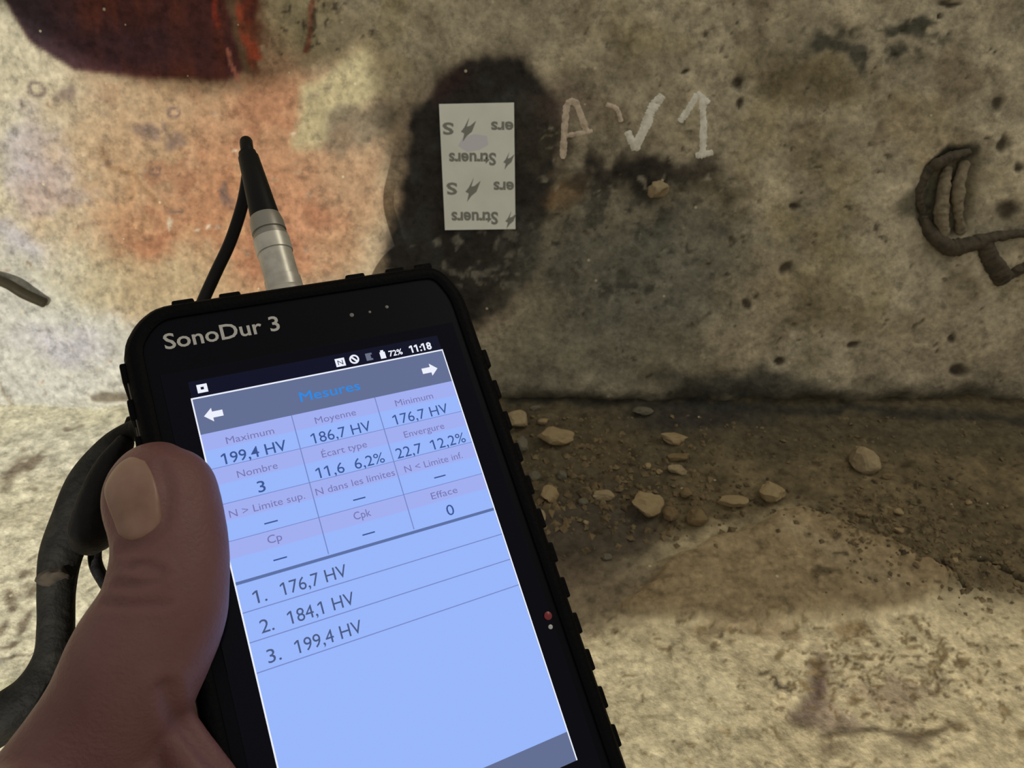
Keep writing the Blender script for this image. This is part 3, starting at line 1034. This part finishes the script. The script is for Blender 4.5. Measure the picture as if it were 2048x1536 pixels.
OUT = chaikin([(-12.6, 16.0), (-8.4, 22.2), (-3.0, 25.6), (66.5, 25.6), (70.6, 22.6), (73.6, 15.0), (74.0, -115), (67, -123), (-5, -123), (-12.8, -115)])
rings = [(4.0, -20.5), (1.2, -19.5), (.0, -17.0), (.35, -11.0), (.0, -4.0), (.5, -.6), (1.7, 1.0), (3.4, 1.1), (4.4, .55), (4.6, -.6)]
V, F = [], []
nO = len(OUT)
for d, z in rings:
    for x, y in inset(OUT, d):
        V.append(Vector((x, y, z)) * MM)
for i in range(len(rings) - 1):
    for k in range(nO):
        k2 = (k + 1) % nO
        F.append((i * nO + k, i * nO + k2, (i + 1) * nO + k2, (i + 1) * nO + k))
F.append(tuple(range(nO))[::-1])
case = mesh_obj('rubber_case', V, F, rubber, tester)
case.data.set_sharp_from_angle(angle=R_(50))
FP = inset(OUT, 4.5)
bm = bmesh.new()
top = [bm.verts.new(Vector((x, y, 0)) * MM) for x, y in FP]
bot = [bm.verts.new(Vector((x, y, -3)) * MM) for x, y in FP]
bm.faces.new(top); bm.faces.new(bot[::-1])
for k in range(nO):
    bm.faces.new((top[k], bot[k], bot[(k + 1) % nO], top[(k + 1) % nO]))
front = bm_obj('front_panel', bm, plast, tester)
glass = box('display_glass', -5.6 * MM, 67.4 * MM, -111 * MM, 7.4 * MM, -.5 * MM, .16 * MM, gloss, tester, .0001)
# grip ribs on the bumper
rib = None
spots = [(x, 25.6, 0) for x in (3, 14, 46, 57, 65)] + [(73.9, y, 90) for y in range(-4, -112, -9)] + [(-12.7, y, 90) for y in (10, 1, -8)]
for x, y, a in spots:
    if rib is None:
        rib = box('grip_rib', -2.6 * MM, 2.6 * MM, -.9 * MM, .9 * MM, -16 * MM, -1.2 * MM, rubber, tester, .0006)
        o = rib
    else:
        o = rib.copy(); COL.objects.link(o)
    o.location = Vector((x, y, 0)) * MM
    o.rotation_euler = (0, 0, R_(a))
o = tube('edge_glint', [tuple(Vector((-12.5 + .1 * i, y, -1.6)) * MM) + (.00022,) for i, y in enumerate((8, 2, -6, -14))], edge_glint_m, tester, 8)  # pale tubes drawing the light reflected along the case edge
o = tube('edge_glint', [tuple(Vector((-12.9, y, -6.5)) * MM) + (.0002,) for i, y in enumerate((3, -4, -14, -22))], edge_glint_m, tester, 8)
box('side_button', -14.0 * MM, -12.2 * MM, -30 * MM, -6 * MM, -14 * MM, -6 * MM, plast, tester, .0006)
text_part('model_lettering', 'SonoDur 3', -3.2, 23.5, 13.6, 4.1, .05, silver, front, label='silver lettering SonoDur 3', bold=.014)
dotm = principled('dim_grey_sensor', (120, 116, 112), .4, .4)
for x, y, r in ((41.7, 14.3, .55), (46.5, 14.3, .35), (51.3, 14.9, .45)):
    lathe('sensor_dot', [(-.2 * MM, r * MM), (.12 * MM, r * MM), (.16 * MM, r * .7 * MM)], dotm, tester, 14, Matrix.Translation(Vector((x, y, 0)) * MM) @ Matrix.Rotation(R_(90), 4, 'X'))
red_glint_m = principled('red_glint', (130, 34, 44), .3, .5)  # reflection on the bezel modelled as a red and a pale dot
lathe('bezel_glint', [(-.2 * MM, 1.0 * MM), (.3 * MM, 1.0 * MM), (.5 * MM, .5 * MM)], red_glint_m, tester, 16, Matrix.Translation(Vector((66.6, -72.0, .2)) * MM) @ Matrix.Rotation(R_(90), 4, 'X'))
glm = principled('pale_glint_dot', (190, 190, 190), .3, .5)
lathe('bezel_glint', [(-.2 * MM, .55 * MM), (.3 * MM, .55 * MM), (.4 * MM, .3 * MM)], glm, tester, 14, Matrix.Translation(Vector((66.3, -74.6, .2)) * MM) @ Matrix.Rotation(R_(90), 4, 'X'))

# ---- screen content (lit panel, so it emits)
E_BG = emitter('screen_pale_blue', (152, 182, 250))
E_BAND = emitter('screen_lilac_band', (160, 174, 240))
E_HEAD = emitter('screen_slate_header', (98, 110, 146))
E_STAT = emitter('screen_status_navy', (9, 12, 34))
E_WHITE = emitter('screen_white', (236, 240, 252))
E_DIM = emitter('screen_dim_grey', (104, 110, 130))
E_BLUE = emitter('screen_bright_blue', (30, 140, 240))
E_TEXT = emitter('screen_dark_text', (58, 84, 144))
E_TEXT2 = emitter('screen_list_text', (72, 88, 130))
E_LAB = emitter('screen_label_text', (118, 118, 176))
E_RULE = emitter('screen_rule', (118, 134, 196))
E_HRULE = emitter('screen_heavy_rule', (92, 112, 164))
screen = flat('screen', rect(0, 62, -104, 4.4), .20, E_BG, tester)
flat('status_bar', rect(0, 62, .0, 4.4), .24, E_STAT, screen)
flat('header_bar', rect(0, 62, -8.8, 0), .24, E_HEAD, screen)
flat('footer_bar', rect(0, 62, -104, -97.6), .24, E_HEAD, screen)
flat('screen_edge', rect(0, 62, -.05, .32), .26, E_WHITE, screen)
flat('screen_edge', rect(-.32, 0, -104, .32), .26, E_WHITE, screen)
flat('screen_edge', rect(62, 62.3, -104, .32), .26, E_WHITE, screen)
rows = [(-8.8, -12.8), (-17.3, -21.2), (-25.8, -29.7), (-34.3, -38.2)]
for a, b in rows:
    flat('label_band', rect(0, 62, b, a), .24, E_BAND, screen)
for x in (20.6, 41.2):
    flat('column_rule', rect(x - .12, x + .12, -43, -8.8), .28, E_RULE, screen)
for a, b in rows[1:]:
    flat('row_rule', rect(0, 62, a - .08, a + .08), .28, E_RULE, screen)
flat('heavy_rule', rect(0, 62, -44.0, -43.3), .28, E_HRULE, screen)
for y in (-50.1, -56.5, -62.9):
    flat('list_rule', rect(0, 62, y - .11, y + .11), .28, E_RULE, screen)
T = lambda body, x0, x1, yb, cap, mat, bold=0.0: text_part('screen_text', body, x0, x1, yb, cap, .30, mat, screen, bold=bold)
T('Maximum', 5, 15.8, -12.3, 1.75, E_LAB); T('Moyenne', 25.6, 35.6, -12.2, 1.75, E_LAB); T('Minimum', 45.8, 55.8, -12.3, 1.75, E_LAB)
T('199,4 HV', 3.1, 17.7, -16.9, 2.75, E_TEXT, .006); T('186,7 HV', 23.6, 38.2, -16.9, 2.75, E_TEXT); T('176,7 HV', 44.0, 58.6, -16.9, 2.75, E_TEXT)
T('Nombre', 5.6, 14.6, -20.7, 1.75, E_LAB); T('Écart type', 25.0, 36.0, -20.7, 1.75, E_LAB); T('Envergure', 45.6, 56.2, -20.7, 1.75, E_LAB)
T('3', 9.2, 10.9, -25.2, 2.75, E_TEXT, .006); T('11,6  6,2%', 22.6, 39.2, -25.4, 2.75, E_TEXT); T('22,7  12,2%', 42.3, 60.6, -25.4, 2.75, E_TEXT)
T('N > Limite sup.', 2.0, 18.8, -29.2, 1.75, E_LAB); T('N dans les limites', 21.4, 40.6, -29.2, 1.75, E_LAB); T('N < Limite inf.', 43.2, 58.4, -29.2, 1.75, E_LAB)
for x, y in ((10.2, -32.5), (30.7, -32.5), (51.2, -32.3), (10.2, -41.0), (30.6, -41.0)):
    flat('dash_mark', rect(x - 1.5, x + 1.5, y - .16, y + .16), .30, E_TEXT, screen)
T('Cp', 8.5, 11.7, -37.1, 1.9, E_LAB, .006); T('Cpk', 28.3, 32.4, -37.1, 1.9, E_LAB, .006); T('Efface', 47.6, 54.4, -37.3, 1.75, E_LAB)
T('0', 50.2, 52.1, -42.2, 2.75, E_TEXT)
for i, (n, v) in enumerate((('1.', '176,7 HV'), ('2.', '184,1 HV'), ('3.', '199,4 HV'))):
    yb = -49.0 - 6.4 * i
    T(n, 2.8, 5.6, yb, 3.0, E_TEXT2); T(v, 8.7, 23.5, yb, 3.0, E_TEXT2)
T('Mesures', 23.6, 38.4, -6.0, 2.6, E_BLUE)
arrow = [(-2.1, 0), (-.2, 1.7), (-.2, .75), (2.1, .75), (2.1, -.75), (-.2, -.75), (-.2, -1.7)]
flat('arrow_icon', [(3.7 + x, -4.6 + y) for x, y in arrow[::-1]], .30, E_WHITE, screen)
flat('arrow_icon', [(57.2 - x, -4.6 + y) for x, y in arrow], .30, E_WHITE, screen)


def ring_icon(name, cx_, cy_, r, r2, mat, n=18):
    V, F = [], []
    for k in range(n):
        a = 2 * math.pi * k / n
        V += [Vector((cx_ + math.cos(a) * r, cy_ + math.sin(a) * r, .3)) * MM, Vector((cx_ + math.cos(a) * r2, cy_ + math.sin(a) * r2, .3)) * MM]
    for k in range(n):
        F.append((2 * k, (2 * k + 2) % (2 * n), (2 * k + 3) % (2 * n), 2 * k + 1))
    return mesh_obj(name, V, F, mat, screen, False)


sq = flat('status_icon', rect(1.5, 3.8, 1.2, 3.3), .28, E_WHITE, screen)
flat('status_icon', rect(2.3, 3.0, 1.95, 2.6), .32, E_STAT, screen)
flat('status_icon', rect(34.2, 36.6, 1.0, 3.2), .28, E_WHITE, screen)
text_part('status_text', 'N', 34.75, 36.05, 1.45, 1.3, .32, E_STAT, screen)
ring_icon('status_icon', 39.0, 2.2, 1.25, .8, E_WHITE)
flat('status_icon', [(38.1, 2.9), (38.5, 3.2), (39.9, 1.5), (39.5, 1.2)], .31, E_WHITE, screen)
flat('status_icon', [(42.0, 1.1), (43.7, 1.1), (43.7, 1.6), (43.3, 1.6), (43.3, 2.6), (43.7, 2.6), (43.7, 3.1), (42.0, 3.1)], .28, E_DIM, screen)
flat('status_icon', [(45.7, .9), (47.1, .9), (47.1, 2.7), (46.8, 2.7), (46.8, 3.2), (46.0, 3.2), (46.0, 2.7), (45.7, 2.7)], .28, E_WHITE, screen)
text_part('status_text', '72%', 48.0, 51.6, 1.1, 1.6, .30, E_WHITE, screen, bold=.02)
text_part('status_text', '11:18', 53.6, 59.6, 1.0, 2.0, .30, E_WHITE, screen, bold=.03)

# ------------------------------------------------------------------ plug and cable at the tester's top
steel = principled('brushed_steel', (204, 200, 190), .36, .5, metal=.45, vary=(300, .5, (160, 156, 148)))
steel_d = principled('dark_steel', (150, 146, 138), .4, .5, metal=.5)
cord_m = principled('black_cord', (8, 8, 9), .5, .2)
plug = empty('probe_cable', DEV_M @ Matrix.Translation(Vector((28.8, 24.5, -9)) * MM))
tag(plug, 'black cable with a metal plug in the top of the tester', 'cable')
lathe('plug_body', [(0, .0048), (.007, .0048), (.0072, .0045), (.0150, .0045), (.0152, .0048), (.0195, .0048)], steel, plug, 36)
lathe('plug_collar', [(.0005, .0051), (.0035, .0051), (.0038, .0049)], steel, plug, 36)
lathe('knurled_ring', [(.0195, .0046), (.0205, .0046), (.0206, .0042), (.0216, .0042), (.0217, .0046), (.0245, .0045), (.0265, .0041)], steel_d, plug, 36)
lathe('strain_relief', [(.0255, .0040), (.030, .0037), (.046, .0028), (.0465, .0025), (.0475, .0024)], cord_m, plug, 28)
pm = plug.matrix_world.inverted()
cpts = [tuple(Vector((0, .045, 0))) + (.0018,), tuple(Vector((.0004, .050, -.0006))) + (.0018,), tuple(Vector((.0012, .0535, -.004))) + (.0018,)]
for px, py, dp in ((497, 330, 237), (487, 400, 240), (462, 480, 240), (432, 545, 238), (405, 605, 236), (380, 670, 232), (372, 800, 228)):
    cpts.append(tuple(pm @ cam_pt(px, py, dp)) + (.0018,))
tube('cord', spline(cpts, 8), cord_m, plug, 14)

# ------------------------------------------------------------------ hand strap at the left
strap_m = principled('worn_black_rubber', (18, 18, 17), .7, .15, bump=(420, .0008), vary=(140, .9, (34, 33, 29)))
strap_d = principled('dark_strap_rubber', (16, 15, 17), .6, .2, bump=(420, .0005), vary=(150, .6, (28, 27, 27)))
strap = empty('hand_strap', Matrix.Translation(cam_pt(110, 1300, 196)))
tag(strap, 'thick worn black rubber strap hanging beside the thumb', 'strap')
sm_ = strap.matrix_world.inverted()


def cpath(rows, n=8):
    out = []
    for px, py, dp, hw in spline(rows, n):
        out.append(tuple(sm_ @ cam_pt(px, py, dp)) + (hw * dp * .001 / FPX,))
    return out


tube('strap_band', cpath([(318, 836, 192, 14), (262, 862, 201, 20), (220, 902, 205, 32), (180, 965, 204, 44), (150, 1040, 203, 46), (122, 1110, 202, 42), (113, 1180, 201, 37),
                          (112, 1250, 200, 36), (106, 1320, 199, 40), (66, 1390, 197, 46), (0, 1440, 197, 48), (-70, 1500, 204, 48), (-90, 1640, 216, 46), (40, 1800, 226, 44), (220, 1860, 226, 40), (380, 1820, 214, 34), (470, 1780, 196, 28)]), strap_m, strap, 20, .85)
tube('strap_pad', cpath([(252, 880, 200, 20), (222, 940, 199, 40), (200, 1010, 198, 52), (185, 1065, 198, 54), (172, 1090, 198, 38)]), strap_d, strap, 20, .8)
tube('strap_cord', cpath([(262, 838, 204, 9), (240, 900, 206, 9), (200, 1060, 207, 12), (190, 1120, 207, 13), (212, 1168, 205, 13), (250, 1220, 203, 13)]), strap_d, strap, 12)
bm = stone_mesh(4.6, 3.8, 3.4, 9, .1)
bmesh.ops.translate(bm, vec=sm_ @ cam_pt(108, 1146, 198.5), verts=bm.verts)
scuff = principled('grey_scuff', (66, 60, 52), .9, .2, vary=(400, .8, (36, 34, 32)))
bm_obj('strap_highlight', bm, scuff, strap, True)  # grey lump standing for a worn highlight on the strap

# ------------------------------------------------------------------ hand
RINGS = [  # px, py, half width px, height over the tester's front (mm), thickness ratio
    (318, 892, 20, 7.5, .8), (317, 901, 44, 7.8, .8), (315, 922, 76, 8.2, .8), (316, 954, 101, 8.8, .8), (321, 995, 113, 9.4, .8), (334, 1045, 112, 9.8, .82),
    (341, 1100, 113, 10.0, .84), (337, 1160, 118, 9.6, .86), (322, 1230, 127, 8.0, .88), (277, 1318, 136, 4.0, .9), (226, 1425, 134, -3.0, .95),
    (156, 1535, 140, -8.0, 1.0), (80, 1660, 165, -12, 1.0)]
V, F = [], []


def add(v, f):
    b = len(V)
    V.extend(v); F.extend([tuple(b + k for k in q) for q in f])


S = spline(RINGS, 5)
SEG = 36
rv, rf = [], []
for i, (px, py, hw, h, th) in enumerate(S):
    a = S[min(i + 1, len(S) - 1)]; b = S[max(i - 1, 0)]
    t = Vector((a[0] - b[0], a[1] - b[1])).normalized()
    side = (X_AX * t.y + UP_AX * t.x)            # right of the axis in the picture plane
    P = dev_px(px, py, h)
    A = dev_px(a[0], a[1], a[3]); B = dev_px(b[0], b[1], b[3])
    ax = (A - B).normalized()
    side = (side - ax * side.dot(ax)).normalized()
    dpv = ax.cross(side)
    k = -(P - CAM_POS).dot(BK_AX) / FPX
    for s in range(SEG):
        an = 2 * math.pi * s / SEG
        rv.append(P + side * math.cos(an) * hw * k + dpv * math.sin(an) * hw * k * th)
n = len(S)
for i in range(n - 1):
    for s in range(SEG):
        s2 = (s + 1) % SEG
        rf.append((i * SEG + s, i * SEG + s2, (i + 1) * SEG + s2, (i + 1) * SEG + s))
rf.append(tuple(range(SEG))[::-1]); rf.append(tuple((n - 1) * SEG + s for s in range(SEG)))
add(rv, rf)


def limb(rows, seg=20, n=6):
    add(*tube_data(spline([tuple(p) + (r * .001,) for p, r in rows], n), seg))


WR = cam_pt(18, 1790, 142)
# fold of the palm against the tester's lower left edge
limb([(dev_px(318, 1408, -1), 5.0), (dev_px(352, 1470, 0), 5.0), (dev_px(420, 1575, 0), 5.6), (dev_px(500, 1720, -4), 8)])
# palm: thumb base to heel, then behind the tester
limb([(dev_px(226, 1440, -6), 13), (dev(-26, -86, -16), 15), (dev(-20, -108, -30), 17), (dev(-30, -130, -26), 18)])
limb([(dev(-10, -70, -32), 9.5), (dev(-16, -90, -34), 13), (dev(-20, -110, -36), 14), (dev(-30, -128, -32), 15)])
limb([(dev(-28, -128, -24), 18), (WR, 22), (c2w((-122, -126, -90)), 25), (c2w((-142, -146, -40)), 27)], 24)
for i, (y0, dx) in enumerate(((-70, 0), (-87, 4), (-103, 2), (-117, -4))):
    limb([(dev(-12, y0, -34), 9), (dev(4, y0 + 3, -36), 8.6), (dev(24 + dx, y0 + 6, -33.5), 8.2), (dev(42 + dx, y0 + 8, -30.5), 7.6), (dev(57 + dx, y0 + 8, -29.2), 6.6)], 16)
me = bpy.data.meshes.new('hand_base')
me.from_pydata([tuple(v) for v in V], [], F)
tmp = bpy.data.objects.new('hand_base', me); COL.objects.link(tmp)
rm = tmp.modifiers.new('r', 'REMESH'); rm.mode = 'VOXEL'; rm.voxel_size = .0009
smo = tmp.modifiers.new('s', 'SMOOTH'); smo.factor = .5; smo.iterations = 7
dg = bpy.context.evaluated_depsgraph_get(); dg.update()
hm = bpy.data.meshes.new_from_object(tmp.evaluated_get(dg))
bpy.data.objects.remove(tmp)
hm.name = 'hand'
# knuckle creases and skin folds, pressed into the surface
co = np.empty(len(hm.vertices) * 3, np.float32); hm.vertices.foreach_get('co', co); co = co.reshape(-1, 3)
no = np.empty(len(hm.vertices) * 3, np.float32); hm.vertices.foreach_get('normal', no); no = no.reshape(-1, 3)
bvh = BVHTree.FromPolygons([Vector(c) for c in co], [tuple(p.vertices) for p in hm.polygons])


def surf_pt(px, py):
    d = ray(px, py).normalized()
    hit = bvh.ray_cast(CAM_POS, d)
    return hit[0], hit[1]


def crease(pts, width, depth):
    P = [surf_pt(x, y)[0] for x, y in spline(pts, 6)]
    P = [np.array(p) for p in P if p is not None]
    d = np.full(len(co), 1e9)
    for a, b in zip(P[:-1], P[1:]):
        L = ((b - a) ** 2).sum() + 1e-12
        t = np.clip(((co - a) @ (b - a)) / L, 0, 1)
        d = np.minimum(d, np.linalg.norm(co - a - t[:, None] * (b - a), axis=1))
    global disp
    disp -= depth * np.exp(-(d / width) ** 2) - depth * .35 * np.exp(-((d - width * 2.0) / width) ** 2)


disp = np.zeros(len(co))
crease([(262, 1134), (290, 1130), (322, 1138)], .0008, .00055)
crease([(288, 1146), (330, 1150)], .0008, .0005)
crease([(232, 1168), (275, 1170), (318, 1164)], .0008, .0006)
crease([(206, 1206), (260, 1212), (336, 1209)], .0008, .0004)
crease([(330, 1376), (350, 1430), (392, 1484), (446, 1545)], .0016, .0010)
crease([(322, 930), (334, 975), (332, 1020), (326, 1052), (290, 1086), (246, 1094)], .0012, .00075)
disp += (np.sin(co[:, 0] * 900) * np.sin(co[:, 2] * 1100)) * .00003
co2 = co + no * disp[:, None]
hm.vertices.foreach_set('co', co2.astype(np.float32).ravel()); hm.update()
skin = principled('skin', (120, 84, 82), .5, .35, bump=(1100, .00025), vary=(70, .8, (110, 72, 72)), sss=.25)
hand = link('hand', hm, skin, None, True, True)
tag(hand, 'bare left hand gripping the tester, thumb across its left edge', 'hand')
bvh = BVHTree.FromPolygons([Vector(c) for c in co2], [tuple(p.vertices) for p in hm.polygons])

# thumbnail: a thin curved plate following the thumb
NP = [(290, 922), (262, 914), (234, 932), (214, 962), (209, 985), (216, 1012), (227, 1040), (240, 1070), (266, 1081), (298, 1067), (322, 1040), (319, 1000), (307, 955)]
NPs = spline(NP + [NP[0]], 4)[:-1]
cxn, cyn = NPs[:, 0].mean(), NPs[:, 1].mean()
V, F = [], []
RAD = (0.02, .3, .55, .75, .88, .96, 1.0)
m = len(NPs)
for rr in RAD:
    for x, y in NPs:
        X, Y = cxn + (x - cxn) * rr, cyn + (y - cyn) * rr
        q, nn = surf_pt(X, Y)
        if q is None:
            q, nn = surf_pt(X + 10, Y); q = q if q is not None else Vector(V[-1]); nn = nn or -BK_AX
        off = .0004 * (1 - rr ** 6) + .00005
        V.append(q + nn * off)
for i in range(len(RAD) - 1):
    for k in range(m):
        k2 = (k + 1) % m
        F.append((i * m + k, (i + 1) * m + k, (i + 1) * m + k2, i * m + k2))
F.append(tuple(range(m)))
b0 = len(V)
V += [v - Vector(surf_pt(cxn, cyn)[1]) * .0008 for v in V[(len(RAD) - 1) * m:len(RAD) * m]]
for k in range(m):
    k2 = (k + 1) % m
    a = (len(RAD) - 1) * m
    F.append((a + k, b0 + k, b0 + k2, a + k2))
nail_m = principled('fingernail', (152, 120, 106), .36, .4, vary=(110, .8, (126, 92, 78)))
bm = bmesh.new()
vv = [bm.verts.new(v - hand.location) for v in V]
for f in F:
    try: bm.faces.new([vv[k] for k in f])
    except ValueError: pass
nail = bm_obj('thumbnail', bm, nail_m, hand, True)
nail['label'] = 'pale thumbnail with a trace of dirt'

# ------------------------------------------------------------------ unseen work lamp, low and left behind the camera, with an added gobo
lampm = principled('yellow_lamp_housing', (190, 150, 40), .5, .4)
black_metal = principled('black_sheet_metal', (24, 24, 24), .6, .3)
LP = c2w(LAMP_C)
aim = (c2w((0, 0, -350)) - LP).normalized()
ar = aim.cross(Vector((0, 0, 1))).normalized(); au = ar.cross(aim)
lamp = empty('work_lamp', Matrix.Translation(Vector((LP.x, LP.y, -.008))))
tag(lamp, 'yellow work lamp with an added black shadow-casting door on a short stand', 'lamp')
LM = Matrix.Translation(LP - lamp.matrix_world.translation) @ Matrix((ar, au, -aim)).transposed().to_4x4()   # local: x right, y up, -z forward
ld = bpy.data.lights.new('lamp_light', 'SPOT')
ld.energy = LAMP_POWER; ld.spot_size = R_(110); ld.spot_blend = .25; ld.shadow_soft_size = .0009; ld.color = (1.0, .95, .83)
lo_ = bpy.data.objects.new('lamp_light', ld); COL.objects.link(lo_)
lo_.matrix_world = Matrix.Translation(lamp.matrix_world.translation) @ LM
o = box('housing', -.05, .05, -.035, .035, .006, .05, lampm, lamp, .005); o.matrix_local = LM
o = box('reflector', -.044, .044, -.029, .029, .0035, .006, steel, lamp, .001); o.matrix_local = LM
hz = LP.z + .008
lathe('stand', [(0, .06), (.006, .06), (.008, .012), (.02, .009), (hz - .045, .009)], black_metal, lamp, 24, Matrix.Rotation(R_(90), 4, 'X') @ Matrix.Translation((0, 0, 0)))
lamp.children[-1].location = (-aim * .03).xyz * Vector((1, 1, 0))
FD = .12


def gobo2(P):
    q = P - LP
    s = FD / q.dot(aim)
    return Vector((q.dot(ar) * s, q.dot(au) * s))


def isect(a, b, c, d):
    r, s = b - a, d - c
    t = ((c - a).x * s.y - (c - a).y * s.x) / (r.x * s.y - r.y * s.x)
    return a + r * t


A1, A2 = gobo2(on_wall(742, 100, 0, False)), gobo2(on_wall(800, 480, 0, False))
B1, B2 = gobo2(on_floor(1180, 1258)), gobo2(on_floor(2040, 1212))
K = isect(A1, A2, B1, B2)
dA, dB = (A1 - A2).normalized(), (B2 - B1).normalized()
quad = [K, K + dB * .15, K + dB * .15 + dA * .15, K + dA * .15]
bm = bmesh.new()
f0 = [bm.verts.new((q.x, q.y, -FD)) for q in quad]; f1 = [bm.verts.new((q.x, q.y, -FD + .0012)) for q in quad]
bm.faces.new(f0); bm.faces.new(f1[::-1])
for k in range(4):
    bm.faces.new((f0[k], f1[k], f1[(k + 1) % 4], f0[(k + 1) % 4]))
gobo = bm_obj('shadow_gobo', bm, black_metal, lamp); gobo.matrix_local = LM  # unseen plate added to cast the large shadow's two straight edges
p1, p2, p3 = gobo2(on_wall(18, 22, 0, False)), gobo2(on_wall(270, 152, 0, False)), gobo2(on_wall(540, 152, 0, False))


def circ(a, b, c):
    d = 2 * (a.x * (b.y - c.y) + b.x * (c.y - a.y) + c.x * (a.y - b.y))
    ux = (a.length_squared * (b.y - c.y) + b.length_squared * (c.y - a.y) + c.length_squared * (a.y - b.y)) / d
    uy = (a.length_squared * (c.x - b.x) + b.length_squared * (a.x - c.x) + c.length_squared * (b.x - a.x)) / d
    return Vector((ux, uy)), (a - Vector((ux, uy))).length


kc, kr = circ(p1, p2, p3)  # added unseen disc, sized to cast the round shadow at upper left
gobo_disc = lathe('shadow_disc', [(-.004, kr * .96), (-.003, kr), (.003, kr), (.004, kr * .96)], black_metal, lamp, 64,
             LM @ Matrix.Translation((kc.x, kc.y, -FD)) @ Matrix.Rotation(R_(90), 4, 'X'))
arm_a = quad[3]
V2, F2 = tube_data([(.045, .03, .01, .003), (arm_a.x * .5 + .02, arm_a.y * .6, -FD * .5, .003), (arm_a.x, arm_a.y, -FD + .003, .003)], 10)
arm = mesh_obj('gobo_arm', V2, F2, black_metal, lamp); arm.matrix_local = LM
